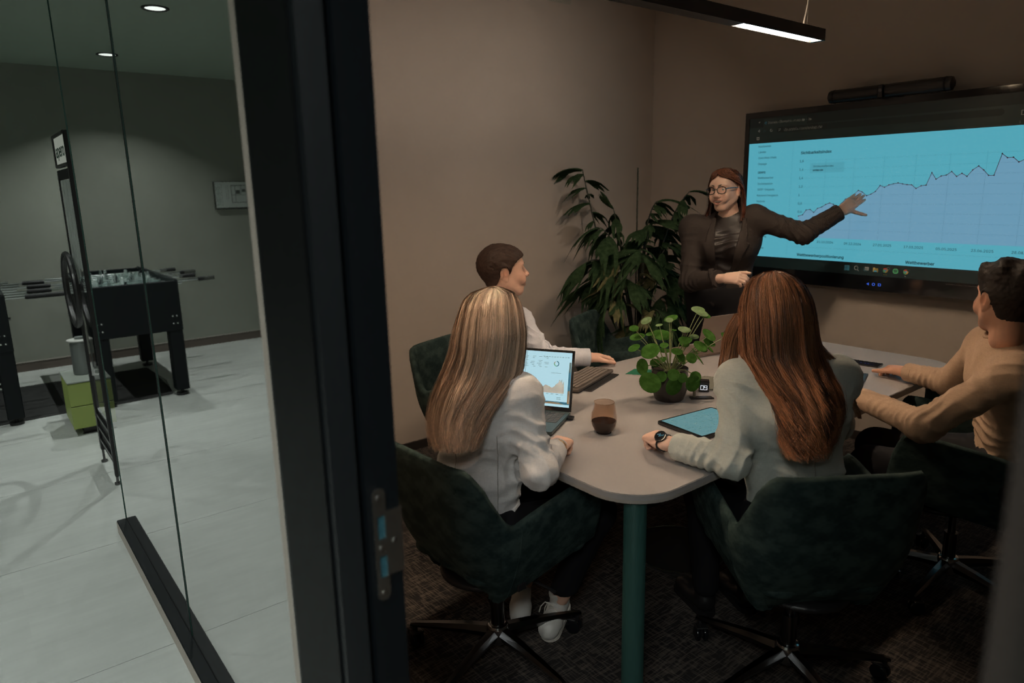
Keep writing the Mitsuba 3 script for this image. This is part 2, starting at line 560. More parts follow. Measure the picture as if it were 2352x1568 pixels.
# door frame: the left post with its strike plate, the right jamb with the leaf's edge
d1 = struct('door_1', None, None, 'black metal door frame of the meeting room')
post = [(0.40, 0.965), (0.437, 0.955), (0.44, 0.972), (0.447, 0.972), (0.447, 0.948), (0.502, 0.945), (0.502, 1.20), (0.40, 1.20), (0.40, 1.062), (0.407, 1.056), (0.40, 1.05)]
part(d1, 'post', extrude(sg.Polygon(post), HR, 0), 'mat_black_metal', 'black post with rebates')
part(d1, 'post_cover', box(0.3955, 0.3995, 0.985, 1.178, 0, HR), 'mat_dark_metal', 'dark cover strip of the post')
part(d1, 'glazing_bar', box(0.405, 0.445, 1.2, 1.246, 0, HH, 0.002), 'mat_taupe_trim', 'taupe glazing bar')
part(d1, 'head', box(0.40, 0.50, -0.12, 1.2, 2.38, 2.45), 'mat_black_metal', 'black head of the frame')
ri = sg.Polygon([(0.365, -0.10), (0.47, -0.10), (0.47, 0.09), (0.40, 0.101), (0.365, 0.093)])
part(d1, 'jamb', extrude(ri, 2.38, 0), 'mat_brown_paint', 'brown edge of the right jamb')
part(d1, 'jamb_cover', box(0.345, 0.3645, -0.1, 0.070, 0, 2.38), 'mat_teal_paint', 'dark teal cover of the right jamb')
# strike plate on the face of the post that looks at the opening (outline in x and z, extruded along y)


def upright(poly, thick, y):
    """an outline given in (x, z), its front face at y looking towards -y"""
    m = extrude(poly, thick)
    return frame_to(m, (0, y + thick, 0), (1, 0, 0), (0, 0, 1), (0, -1, 0))


plate = sg.box(0.4535, 0.985, 0.5035, 1.098)
for z0, z1, r in ((0.955, 0.99, 0), (1.09, 1.128, 0)):
    plate = plate.union(sg.box(0.4535, z0, 0.4765, z1).union(sg.Point(0.465, z1 if z0 > 1 else z0).buffer(0.0115)))
slots = [sg.box(0.4600, 1.052, 0.4735, 1.092), sg.box(0.4600, 0.984, 0.4735, 1.022)]
for q in slots:
    plate = plate.difference(q)
spk = part(d1, 'strike_plate', upright(plate, 0.0025, 0.9415), 'mat_steel', 'brushed steel strike plate')
for q in slots:
    part(spk, 'slot', upright(q.buffer(0.001), 0.001, 0.9443), 'mat_blue_shade', 'bluish latch slot')
for x, z in ((0.465, 1.124), (0.4655, 1.037), (0.489, 1.043), (0.465, 0.957)):
    part(spk, 'screw', frame_to(trimesh.creation.cylinder(0.0042, 0.003, sections=16), (x, 0.941, z), (1, 0, 0), (0, 0, 1), (0, -1, 0)), 'mat_screw')

# ---------------------------------------------------------------- pendant luminaire over the table
t = thing('pendant_lamp', 'long black linear pendant lamp with louvres hanging over the table', 'lamp')
LX0, LX1, LYC, LZ0, LZ1 = 0.80, 3.20, 1.765, 2.222, 2.272
hw = 0.032
part(t, 'housing', cat(box(LX0, LX1, LYC - hw, LYC - hw + 0.004, LZ0, LZ1), box(LX0, LX1, LYC + hw - 0.004, LYC + hw, LZ0, LZ1),
                       box(LX0, LX0 + 0.004, LYC - hw, LYC + hw, LZ0, LZ1), box(LX1 - 0.022, LX1, LYC - hw, LYC + hw, LZ0, LZ1),
                       box(LX0, LX1, LYC - hw, LYC + hw, LZ1 - 0.012, LZ1 - 0.004), box(1.46, 2.575, LYC - hw, LYC + hw, LZ0, LZ0 + 0.01)), 'mat_black_plastic', 'black aluminium housing')
for x0, x1 in ((LX0 + 0.01, 1.45), (2.585, LX1 - 0.026)):
    for x in np.arange(x0 + 0.02, x1 - 0.005, 0.0405):
        part(t, 'louvre_blade', box(x - 0.0015, x + 0.0015, LYC - hw + 0.004, LYC + hw - 0.004, LZ0 + 0.0003, LZ0 + 0.0116), 'mat_steel')
    part(t, 'light_panel', quad((x0, LYC - hw + 0.005, LZ0 + 0.012), (0, 2 * hw - 0.01, 0), (x1 - x0, 0, 0)), 'mat_white', 'glowing diffuser', **area((1.0, 0.76, 0.53), LOUVRE_POWER))
part(t, 'uplight_panel', quad((LX0 + 0.02, LYC - hw + 0.006, LZ1 - 0.003), (LX1 - LX0 - 0.05, 0, 0), (0, 2 * hw - 0.012, 0)), 'mat_white', 'upward diffuser', **area((1.0, 0.78, 0.58), UPLIGHT_POWER))
pmat('cord', (0.62, 0.56, 0.50), 0.6)
for x in (0.92, 3.09):
    part(t, 'suspension_wire', tube([(x + 0.006, LYC, LZ1 - 0.004), (x + 0.006, LYC, HR)], 0.0009, 6), 'mat_steel')
cx = 3.075
part(t, 'power_cord', tube([(cx - 0.008, LYC + 0.004, LZ1 - 0.002), (cx + 0.004, LYC + 0.006, LZ1 + 0.03), (cx + 0.016, LYC + 0.004, LZ1 + 0.075), (cx + 0.02, LYC, LZ1 + 0.13), (cx + 0.017, LYC, LZ1 + 0.16), (cx + 0.02, LYC, LZ1 + 0.3), (cx + 0.02, LYC, HR)], 0.0032, 8), 'mat_cord', 'pale power cord')
part(t, 'cord_clip', sphere((cx + 0.0185, LYC, LZ1 + 0.152), (0.006, 0.006, 0.009)), 'mat_cord')

# ---------------------------------------------------------------- hall downlights
pmat('ring_dark', (0.03, 0.032, 0.032), 0.4)


def downlight(x, y, z, cone, power, label, group=None):
    d = thing('ceiling_spot', label, 'ceiling spot', group)
    part(d, 'rim', lathe([(0.062, 0.0), (0.082, 0.0), (0.084, -0.004), (0.080, -0.008), (0.064, -0.006), (0.062, 0.0)], 40).apply_translation((x, y, z)), 'mat_ring_dark', 'dark rim')
    part(d, 'lens', frame_to(trimesh.creation.cylinder(0.0625, 0.002, sections=40), (x, y, z - 0.002), (1, 0, 0), (0, -1, 0), (0, 0, -1)), 'mat_white', 'glowing lens', **area((0.92, 1.0, 0.93), 0.9))
    scene[d.replace('ceiling_spot', 'beam')] = {'type': 'spot', 'intensity': rgb(*(np.array([0.94, 1.0, 0.93]) * power)), 'cutoff_angle': float(cone), 'beam_width': float(cone * 0.45),
                                               'to_world': T().look_at(origin=[x, y, z - 0.012], target=[x, y, 0.0], up=[1, 0, 0])}


DL = [(1.23, 5.21), (1.24, 7.05), (-0.33, 5.21), (-0.34, 7.05), (-0.35, 3.3), (-0.95, 1.75), (-0.35, 0.2)]
for i, (x, y) in enumerate(DL):
    lab = ['round ceiling spot with dark rim seen through the glass, nearer and higher in the photo', 'round ceiling spot with dark rim seen through the glass, farther back near the end wall'][i] if i < 2 else 'hall ceiling spot %s' % ['over the left games table', 'behind the left games table near the end wall', 'level with the end of the glass front', 'level with the middle of the glass front', 'right in front of the meeting room door'][i - 2]
    downlight(x, y, HH, 58, DOWNLIGHT_POWER * (1.0, 1.45, 0.8, 0.3, 0.95, 1.0, 0.8)[i], lab, None)

t = thing('ceiling_panel', 'square ceiling light panel of the hall behind the viewer', 'ceiling light')
part(t, 'frame', box(-1.33, -0.67, -1.13, -0.47, HH - 0.022, HH - 0.0005), 'mat_white', 'white frame')
part(t, 'diffuser', quad((-1.3, -1.1, HH - 0.024), (0, 0.6, 0), (0.6, 0, 0)), 'mat_white', 'glowing diffuser', **area((0.95, 1.0, 0.97), HALL_PANEL_POWER))

for k, (x, y, tx, tz, pw, lab) in enumerate(((1.75, 2.40, 2.20, 1.45, 0.8, 'small black ceiling spot turned to the left wall, nearer the door'), (2.85, 2.40, 3.05, 1.45, 0.85, 'small black ceiling spot turned to the left wall, nearer the display'))):
    d = thing('wall_spot', lab, 'ceiling spot')
    at_, to_ = np.array([x, y, HR - 0.09]), np.array([tx, YL, tz])
    az = unit(to_ - at_); ax = unit(np.cross(az, (0, 0, 1))); ay = np.cross(az, ax)
    part(d, 'can', frame_to(lathe([(0, -0.07), (0.042, -0.07), (0.045, -0.06), (0.045, 0.045), (0.040, 0.045), (0.038, 0.02), (0, 0.02)], 28), at_, ax, ay, az), 'mat_black_plastic', 'black can')
    part(d, 'stem', tube([(x, y, HR - 0.11), (x, y, HR)], 0.01, 10), 'mat_black_plastic')
    scene[d.replace('wall_spot', 'washer')] = {'type': 'spot', 'intensity': rgb(*(np.array([1.0, 0.86, 0.72]) * WASH_POWER * pw)), 'cutoff_angle': 62.0, 'beam_width': 20.0,
                                              'to_world': T().look_at(origin=(at_ + az * 0.05).tolist(), target=to_.tolist(), up=[0, 0, 1])}

# ---------------------------------------------------------------- wall display (s: metres from its left edge, z up, front at x = 4.215)
TX, TY = 4.215, 2.79


def on_tv(s, z, lift=0.0):
    return np.array([TX - lift, TY - s, z])


def tv_rect(s0, s1, z0, z1, lift):
    return quad(on_tv(s0, z0, lift), (0, -(s1 - s0), 0), (0, 0, z1 - z0))


def tv_poly(poly, lift):
    m = extrude(poly, 0.0004)
    return frame_to(m, (TX - lift, TY, 0), (0, -1, 0), (0, 0, 1), (-1, 0, 0))


pmat('screen_dark', (0.018, 0.042, 0.050), 0.35)
pmat('screen_dark2', (0.035, 0.082, 0.092), 0.35)
pmat('screen_text', (0.006, 0.035, 0.065), 0.6)
pmat('screen_grey', (0.045, 0.14, 0.18), 0.6)
pmat('screen_white', (0.80, 0.86, 0.88), 0.5)
pmat('screen_line', (0.14, 0.03, 0.10), 0.6)
pmat('icon_blue', (0.10, 0.50, 0.80), 0.5)
pmat('icon_green', (0.12, 0.55, 0.28), 0.5)
pmat('icon_yellow', (0.80, 0.62, 0.22), 0.5)
pmat('icon_red', (0.62, 0.10, 0.07), 0.5)
d = thing('wall_display', 'large black framed wall display showing a rising line chart', 'display')
W_, SR = 1.95, 1.885
part(d, 'cabinet', box(TX + 0.004, XW - 0.02, TY - W_, TY - 0.0, 0.965, 2.052, 0.006), 'mat_black_plastic', 'black housing')
part(d, 'wall_mount', box(XW - 0.02, XW - 0.0005, TY - 1.5, TY - 0.45, 1.2, 1.9), 'mat_black_plastic')
fr = sg.box(0, 0.965, W_, 2.052).difference(sg.box(0.030, 1.052, SR, 2.015))
part(d, 'bezel', tv_poly(fr, 0.005).apply_translation((0.0, 0, 0)), 'mat_black_gloss', 'glossy black bezel')
PAGE, FILL = np.array([0.082, 0.365, 0.455]), np.array([0.135, 0.305, 0.435])
scr = part(d, 'screen', tv_rect(0.030, SR, 1.052, 2.015, 0.0003), 'mat_screen_dark', 'dark screen ground')
part(scr, 'page', tv_rect(0.034, SR, 1.124, 1.856, 0.0012), 'mat_void', 'light blue page', **area(PAGE, SCREEN_POWER))
part(scr, 'toolbar', tv_rect(0.030, SR, 1.857, 1.956, 0.0012), 'mat_screen_dark2')
part(scr, 'address_field', tv_poly(sg.LineString([(0.245, 1.932), (1.46, 1.925)]).buffer(0.017), 0.0016), 'mat_screen_dark')
part(scr, 'tab', tv_poly(sg.box(0.135, 1.957, 0.425, 2.002).buffer(0.004), 0.0014), 'mat_screen_dark2')
part(scr, 'taskbar', tv_rect(0.030, SR, 1.052, 1.123, 0.0012), 'mat_screen_dark')
CH = [(.414, 1.393), (.442, 1.401), (.463, 1.431), (.489, 1.435), (.514, 1.417), (.537, 1.442), (.562, 1.45), (.587, 1.465), (.611, 1.475), (.636, 1.467), (.657, 1.447), (.684, 1.472), (.707, 1.498), (.732, 1.508), (.756, 1.524), (.78, 1.548), (.803, 1.539), (.831, 1.517), (.855, 1.526), (.879, 1.541), (.903, 1.574), (.928, 1.564), (.951, 1.577), (.975, 1.582), (1.0, 1.587), (1.025, 1.581), (1.049, 1.577), (1.073, 1.575), (1.098, 1.555), (1.123, 1.569), (1.148, 1.572), (1.171, 1.638), (1.195, 1.603), (1.219, 1.619), (1.244, 1.623), (1.268, 1.641), (1.294, 1.615), (1.318, 1.63), (1.343, 1.614), (1.367, 1.646), (1.392, 1.665), (1.417, 1.644), (1.442, 1.616), (1.466, 1.616), (1.491, 1.722), (1.516, 1.701), (1.541, 1.702), (1.567, 1.678), (1.592, 1.69), (1.617, 1.705), (1.642, 1.68), (1.667, 1.66), (1.692, 1.7), (1.717, 1.715), (1.742, 1.70)]
area_poly = sg.Polygon([(CH[0][0], 1.261)] + CH + [(CH[-1][0], 1.261)])
part(scr, 'chart_area', tv_poly(area_poly, 0.002), 'mat_void', 'mauve blue chart area', **area(FILL, SCREEN_POWER))
part(scr, 'chart_line', tv_poly(sg.LineString(CH).buffer(0.0012), 0.003), 'mat_screen_line')
part(scr, 'chart_dots', tv_poly(sg.MultiPoint(CH).buffer(0.0036, quad_segs=3), 0.0034) if False else cat([tv_poly(sg.Point(*q).buffer(0.0036, quad_segs=3), 0.0034) for q in CH]), 'mat_screen_line', 'dark dots on the chart line', kind='stuff')
gl = [sg.LineString([(x, 1.261), (x, 1.74)]).buffer(0.0002) for x in (0.57, 0.745, 0.915, 1.085, 1.255, 1.427, 1.6)] + [sg.LineString([(0.43, z), (1.742, z)]).buffer(0.0002) for z in (1.314, 1.366, 1.418, 1.47, 1.522, 1.574, 1.626, 1.678, 1.73)]
pmat('screen_grid', (0.10, 0.30, 0.40), 0.6)
part(scr, 'grid_lines', cat([tv_poly(g, 0.0025) for g in gl]), 'mat_screen_grid')
part(scr, 'legend_box', tv_rect(0.470, 0.684, 1.657, 1.716, 0.0026), 'mat_void', 'slightly darker legend box', **area(PAGE * 0.88, SCREEN_POWER))
part(scr, 'sidebar_edge', tv_rect(0.3475, 0.3480, 1.124, 1.856, 0.0015), 'mat_screen_grid')
part(scr, 'separator', tv_rect(0.38, SR, 1.199, 1.1995, 0.0015), 'mat_screen_grid')


def tv_text(s, z, txt, h, m='mat_screen_text', bold=False):
    q = meshkit.text_mesh(txt, h, 0.0004, bold=bold)
    part(scr, 'text', frame_to(q, on_tv(s, z - h / 2, 0.0034), (0, -1, 0), (0, 0, 1), (-1, 0, 0)), m)


for s, z, txt in ((.103, 1.836, 'Hostnamen'), (.106, 1.800, 'L\u00e4nder'), (.107, 1.763, 'Core Web Vitals'), (.107, 1.725, 'Onpage'), (.110, 1.636, 'Wettbewerber'), (.111, 1.598, 'Suchintention'), (.112, 1.561, 'SERP-Snippets'),
                  (.110, 1.523, 'Keyword Vergleich'), (.110, 1.485, 'Historie'), (.11, 1.257, 'Verlinkung'), (.11, 1.18, 'Linkziele')):
    tv_text(s, z, txt, 0.0125, 'mat_screen_grey')
tv_text(.109, 1.670, 'SERPS', 0.013, bold=True)
tv_text(.403, 1.781, 'Sichtbarkeitsindex', 0.0165, bold=True)
for s, z, txt in ((.398, 1.731, '1,8'), (.399, 1.68, '1,6'), (.4, 1.628, '1,4'), (.402, 1.576, '1,2'), (.403, 1.524, '1'), (.404, 1.472, '0,8'), (.406, 1.421, '0,6')):
    tv_text(s, z, txt, 0.0135)
for s, z, txt in ((.394, 1.239, '2024'), (.547, 1.237, '21.10.2024'), (.718, 1.234, '09.12.2024'), (.891, 1.234, '27.01.2025'), (1.062, 1.231, '17.03.2025'), (1.23, 1.229, '05.05.2025'), (1.402, 1.229, '23.06.2025'), (1.585, 1.229, '28.08.2025')):
    tv_text(s, z, txt, 0.0135)
tv_text(.489, 1.696, 'Sichtbarkeitsindex', 0.011, 'mat_screen_grey')
tv_text(.489, 1.674, 'ardap.de', 0.0115, bold=True)
tv_text(.42, 1.150, 'Wettbewerberpositionierung', 0.0165, bold=True)
tv_text(1.08, 1.145, 'Wettbewerber', 0.0165, bold=True)
tv_text(.165, 1.981, 'Domain-\u00dcberblick: ardap.de - S', 0.0135, 'mat_screen_white')
tv_text(.278, 1.930, 'de.sistrix.com/ardap.de', 0.0165, 'mat_screen_white')
tv_text(.396, 1.980, '\u00d7', 0.018, 'mat_screen_white', True)
tv_text(.444, 1.980, '+', 0.018, 'mat_screen_white', True)


def glyph(name, poly, m, lift=0.0034, label=None):
    part(scr, name, tv_poly(poly, lift), m, label)


LS = sg.LineString
glyph('icon', LS([(.106, 1.941), (.097, 1.934), (.106, 1.927)]).union(LS([(.097, 1.934), (.113, 1.934)])).buffer(0.0016), 'mat_screen_white')
glyph('icon', LS([(.141, 1.940), (.150, 1.933), (.141, 1.926)]).union(LS([(.133, 1.933), (.150, 1.933)])).buffer(0.0014), 'mat_screen_grey')
glyph('icon', sg.Point(.191, 1.933).buffer(0.009).difference(sg.Point(.191, 1.933).buffer(0.006)).difference(sg.box(.193, 1.934, .203, 1.95)), 'mat_screen_white')
glyph('icon', sg.MultiPolygon([sg.box(.241, 1.935, .2475, 1.938), sg.box(.2495, 1.934, .2545, 1.939), sg.box(.2485, 1.926, .2545, 1.929), sg.box(.241, 1.925, .246, 1.93)]), 'mat_screen_white')
glyph('icon', sg.MultiPolygon([sg.box(x, z, x + .008, z + .008) for x in (.088, .099) for z in (1.877, 1.888)]), 'mat_screen_white')
glyph('icon', LS([(.094, 1.991), (.100, 1.985), (.106, 1.991)]).buffer(0.0014), 'mat_screen_white')
glyph('icon', sg.Point(.148, 1.981).buffer(0.0075).difference(sg.Point(.148, 1.981).buffer(0.0045)), 'mat_icon_blue')
glyph('icon', LS([(1.552, 1.905), (1.552, 1.926), (1.585, 1.926), (1.585, 1.905), (1.552, 1.905)]).buffer(0.0018), 'mat_screen_white')
for k in range(3):
    glyph('icon', sg.Point(1.55, 1.862 + k * .006).buffer(0.0016), 'mat_screen_white')
z = 1.0895
glyph('taskbar_icon', sg.MultiPolygon([sg.box(.7345 + a, z - .0155 + b, .7345 + a + .0148, z - .0155 + b + .0148) for a in (0, .0162) for b in (0, .0162)]), 'mat_icon_blue', label='blue four-pane window icon')
glyph('taskbar_icon', sg.Point(.806, z + .003).buffer(0.0125).difference(sg.Point(.806, z + .003).buffer(0.0092)).union(LS([(.814, z - .006), (.8205, z - .0135)]).buffer(0.0022)), 'mat_screen_white', label='white magnifier icon')
glyph('taskbar_icon', sg.box(.8505, z - .013, .874, z + .006), 'mat_screen_grey')
glyph('taskbar_icon', sg.box(.857, z - .007, .8815, z + .0135), 'mat_screen_white')
glyph('taskbar_icon', sg.Polygon([(.904, z - .013), (.904, z + .013), (.915, z + .013), (.919, z + .009), (.936, z + .009), (.936, z - .013)]), 'mat_icon_yellow', label='yellow folder icon')
glyph('taskbar_icon', sg.box(.911, z - .013, .929, z - .004), 'mat_icon_blue', 0.0038)
for cx_ in (.976, 1.089):
    c0 = sg.Point(cx_, z).buffer(0.0148)

    def wedge(a0, a1, c=c0, q=cx_):
        a = np.radians(np.linspace(a0, a1, 9))
        return c.intersection(sg.Polygon([(q, z)] + [(q + .03 * math.cos(x), z + .03 * math.sin(x)) for x in a]))
    glyph('taskbar_icon', wedge(30, 150), 'mat_icon_red', label='round four-colour icon')
    glyph('taskbar_icon', wedge(150, 270), 'mat_icon_green')
    glyph('taskbar_icon', wedge(-90, 30), 'mat_icon_yellow')
    glyph('taskbar_icon', sg.Point(cx_, z).buffer(0.0066), 'mat_screen_white', 0.0038)
    glyph('taskbar_icon', sg.Point(cx_, z).buffer(0.0050), 'mat_icon_blue', 0.0042)
glyph('taskbar_icon', sg.Point(.992, z + .012).buffer(0.0085).difference(sg.Point(.992, z + .012).buffer(0.006)), 'mat_screen_white', 0.0046)
glyph('taskbar_icon', sg.Point(1.104, z + .011).buffer(0.0085), 'mat_screen_dark2', 0.0046)
glyph('taskbar_icon', sg.Point(1.0325, z).buffer(0.0158), 'mat_icon_green', label='round green icon')
glyph('taskbar_icon', sg.MultiPolygon([LS([(1.0325 - w, z + y - .001), (1.0325, z + y + .002), (1.0325 + w, z + y - .0022)]).buffer(0.0015) for w, y in ((.0095, .0055), (.008, 0), (.0065, -.0052))]), 'mat_screen_dark', 0.0038)
glyph('taskbar_icon', sg.box(.966, z - .026, .987, z - .0235), 'mat_icon_yellow')
glyph('taskbar_icon', sg.box(1.084, z - .026, 1.092, z - .0235), 'mat_screen_white')
pmat('key_blue', (0.02, 0.05, 0.35), 0.4)
for nm, poly in (('back_key', sg.Polygon([(.876, 1.003), (.890, 1.011), (.890, .995)])), ('home_key', sg.Point(.917, 1.003).buffer(0.0085)), ('menu_key', sg.box(.943, .9955, .959, 1.0105))):
    part(d, nm, tv_poly(poly.difference(poly.buffer(-0.0028)), 0.0062), 'mat_void', 'blue backlit bezel symbol', **area((0.04, 0.13, 0.75), 1.0))
part(d, 'bezel_trim', tv_rect(1.30, 1.93, 1.0385, 1.0405, 0.0058), 'mat_dark_chrome')

# video bar above the display
t = thing('video_bar', 'black cylindrical conference video bar above the display', 'video bar')
bar = lathe([(0, -0.337), (0.020, -0.337), (0.034, -0.328), (0.037, -0.318), (0.037, 0.318), (0.034, 0.328), (0.020, 0.337), (0, 0.337)], 40)
part(t, 'body', frame_to(bar, (TX - 0.01, TY - 0.90, 2.092), (1, 0, 0), (0, 0, 1), (0, -1, 0)), 'mat_black_plastic', smooth=40)
for s in (-1, 1):
    part(t, 'end_ring', frame_to(lathe([(0.0372, -0.004), (0.0385, -0.004), (0.0385, 0.004), (0.0372, 0.004)], 40), (TX - 0.01, TY - 0.90 + s * 0.30, 2.092), (1, 0, 0), (0, 0, 1), (0, -1, 0)), 'mat_dark_metal')
part(t, 'camera_housing', box(TX - 0.057, TX - 0.03, TY - 0.897, TY - 0.862, 2.050, 2.125, 0.006), 'mat_black_gloss', 'glossy black camera block')
part(t, 'lens', frame_to(trimesh.creation.cylinder(0.009, 0.004, sections=24), (TX - 0.058, TY - 0.88, 2.093), (0, 1, 0), (0, 0, 1), (-1, 0, 0)), 'mat_dark_chrome')
part(t, 'badge', box(TX - 0.0485, TX - 0.0475, TY - 0.612, TY - 0.59, 2.078, 2.081), 'mat_dark_metal')
part(t, 'mount', box(TX + 0.0, XW - 0.0005, TY - 0.95, TY - 0.85, 2.03, 2.075), 'mat_black_plastic')

# ---------------------------------------------------------------- meeting table
t = thing('meeting_table', 'large beige meeting table with rounded corners and teal tube legs', 'table')
TX0, TX1, TY0, TY1, TZ = 1.357, 3.665, 1.183, 2.335, 0.74
top = sg.box(TX0 + .17, TY0 + .17, TX1 - .17, TY1 - .17).buffer(0.17, quad_segs=16)
part(t, 'tabletop', cat(extrude(top.buffer(-0.002), 0.006, TZ - 0.006), extrude(top, 0.016, TZ - 0.018)), 'mat_tabletop', 'beige laminate top')
part(t, 'edge_band', cat(extrude(top.buffer(-0.002), 0.010, TZ - 0.029), extrude(top.buffer(0.0004), 0.0095, TZ - 0.0275)), 'mat_tableedge', 'greyer lower edge')
for x, y in ((1.445, 1.265), (1.445, 2.255), (3.575, 1.265), (3.575, 2.255)):
    part(t, 'leg', trimesh.creation.cylinder(0.034, TZ - 0.035, sections=40).apply_translation((x, y, (TZ - 0.025) / 2)), 'mat_teal_paint', 'teal tube leg', smooth=40)
    part(t, 'foot', trimesh.creation.cylinder(0.036, 0.008, sections=32).apply_translation((x, y, 0.004)), 'mat_black_plastic')
for y in (1.27, 2.25):
    part(t, 'rail', box(1.47, 3.55, y - 0.02, y + 0.02, TZ - 0.075, TZ - 0.03), 'mat_black_metal')
t = thing('floor_box', 'round dark floor socket cover with a thin bright rim under the table', 'floor socket')
part(t, 'cover', trimesh.creation.cylinder(0.205, 0.006, sections=64).apply_translation((2.33, 1.79, 0.004)), 'mat_void')
part(t, 'rim', lathe([(0.205, 0.001), (0.211, 0.001), (0.211, 0.009), (0.205, 0.009), (0.205, 0.001)], 64).apply_translation((2.33, 1.79, 0)), 'mat_chrome', 'thin metal rim')

# ---------------------------------------------------------------- swivel chairs with a velvet tub shell
CH_BACK, CH_ARM, CH_NOTCH = 0.825, 0.688, 0.628


def chair_shell():
    """a loft round a horseshoe outline; local frame: +x to the front, z up"""
    nu, nv, th = 97, 15, 0.034
    us = np.linspace(-1, 1, nu)
    # centreline of the horseshoe at a mean height, from the right arm's front over the back to the left arm's front
    w, xf, xb, rc = 0.248, 0.235, -0.25, 0.12
    path = sg.LineString([(xf, -w), (xb + rc, -w)] + [(xb + rc + rc * math.cos(a), -w + rc + rc * math.sin(a)) for a in np.linspace(-np.pi / 2, -np.pi, 9)[1:]] +
                         [(xb + rc + rc * math.cos(a), w - rc + rc * math.sin(a)) for a in np.linspace(np.pi, np.pi / 2, 9)] + [(xf, w)])
    L = path.length
    outer, inner = [], []
    for u in us:
        sdist = (u + 1) / 2 * L
        p = np.array(path.interpolate(sdist).coords[0])
        e = 0.004
        q0, q1 = (np.array(path.interpolate(min(max(sdist + q, 0), L)).coords[0]) for q in (-e, e))
        tg = unit(q1 - q0)
        nrm = np.array([-tg[1], tg[0]])                      # outwards
        au = abs(u)
        # rim height: arm, notch, wing, back
        back = CH_BACK - 0.012 * (au / 0.4) ** 4
        arm = CH_NOTCH + (CH_ARM - CH_NOTCH) * min(max((au - 0.46) / 0.42, 0), 1) ** 0.8
        k = min(max((au - 0.26) / 0.19, 0), 1)
        k = k * k * (3 - 2 * k)
        rim = back * (1 - k) + arm * k
        if au > 0.93:
            rim -= 0.09 * ((au - 0.93) / 0.07) ** 2
        bot = 0.345 + 0.105 * max(0, (au - 0.42) / 0.58) ** 1.3
        co, ci = [], []
        for j in range(nv):
            v = j / (nv - 1)
            z = bot + (rim - bot) * v
            flare = 0.038 * ((z - 0.55) / 0.27) * (1 - k) * (1 if z > 0.55 else 0.5) + 0.02 * ((z - 0.55) / 0.2) * k
            tuck = -(0.115 - 0.055 * k) * max(0, (0.60 - z) / 0.25) ** 1.9
            off = flare + tuck
            c = p + nrm * off
            t = th * (0.5 if 0 < j < nv - 1 else 0.36)
            zz = z - (0.0 if j < nv - 1 else 0.0)
            co.append([*(c + nrm * t), zz]); ci.append([*(c - nrm * t), zz])
        top = np.array([*((np.array(co[-1][:2]) + np.array(ci[-1][:2])) / 2), rim + 0.011])
        co.append(top)
        outer.append(co); inner.append(ci)
    loop = np.array([list(o) + list(reversed(i)) for o, i in zip(outer, inner)])   # nu x m x 3
    m = loop.shape[1]
    v = loop.reshape(-1, 3)
    f = []
    for i in range(nu - 1):
        for j in range(m):
            a, b = i * m + j, i * m + (j + 1) % m
            f.append([a, a + m, b + m]); f.append([a, b + m, b])
    for i, s in ((0, 1), (nu - 1, -1)):
        c = len(v)
        v = np.vstack([v, loop[i].mean(0) + np.array([0.012, 0, 0])])
        for j in range(m):
            q = [c, i * m + j, i * m + (j + 1) % m]
            f.append(q if s > 0 else q[::-1])
    me = trimesh.Trimesh(v, np.array(f), process=False)
    if me.volume < 0:
        me.invert()
    i = int(np.argmin(np.abs(us - 0.47)))
    return me, [np.array(outer[i])[:-1], np.array(outer[nu - 1 - i])[:-1]]


SHELL, SEAMS = chair_shell()
_f = Field((-0.32, -0.32, 0.36), (0.34, 0.32, 0.52), 0.008)
for a in (-0.13, 0.0, 0.13):
    _f.cap((-0.16, a, 0.44), (0.17, a * 1.25, 0.443), 0.062, 0.07, k=0.06, flat=((0, 0, 1), 0.5))
SEAT = _f.mesh()
_f = Field((-0.3, -0.3, 0.30), (0.3, 0.3, 0.46), 0.008)
_f.cap((-0.05, 0, 0.365), (0.05, 0, 0.365), 0.15, 0.16, k=0.02, flat=((0, 0, 1), 0.22))
PAN = _f.mesh()


def base_leg():
    pts = np.array([[0.03, 0, 0.118], [0.12, 0, 0.112], [0.22, 0, 0.10], [0.305, 0, 0.088], [0.325, 0, 0.082]])
    half, hgt = [0.022, 0.019, 0.0155, 0.012, 0.010], [0.046, 0.036, 0.026, 0.018, 0.012]
    v = []
    for p, w, h in zip(pts, half, hgt):
        v += [p + [0, -w * .55, 0], p + [0, w * .55, 0], p + [0, w, -h * .45], p + [0, w * .55, -h], p + [0, -w * .55, -h], p + [0, -w, -h * .45]]
    f = []
    for i in range(len(pts) - 1):
        for j in range(6):
            a, b = i * 6 + j, i * 6 + (j + 1) % 6
            f += [[a, a + 6, b + 6], [a, b + 6, b]]
    n = (len(pts) - 1) * 6
    f += [[0, 2, 1], [0, 3, 2], [0, 4, 3], [0, 5, 4]] + [[n, n + 1, n + 2], [n, n + 2, n + 3], [n, n + 3, n + 4], [n, n + 4, n + 5]]
    m = trimesh.Trimesh(np.array(v), np.array(f), process=False)
    if m.volume < 0:
        m.invert()
    return m


def caster_parts():
    wheel = lathe([(0, -0.008), (0.020, -0.008), (0.026, -0.005), (0.0275, 0.0), (0.026, 0.005), (0.020, 0.008), (0, 0.008)], 28)
    w = []
    for s in (-1, 1):
        q = wheel.copy()
        w.append(frame_to(q, (0.0, s * 0.0135, 0.0278), (1, 0, 0), (0, 0, 1), (0, -1, 0)))
    hood = cat(box(-0.012, 0.016, -0.004, 0.004, 0.02, 0.062), trimesh.creation.cylinder(0.0085, 0.032, sections=16).apply_translation((0.012, 0, 0.068)), box(-0.022, 0.014, -0.022, 0.022, 0.052, 0.060, 0.003))
    return cat(w), hood


BASELEG, (WHEELS, HOOD) = base_leg(), caster_parts()


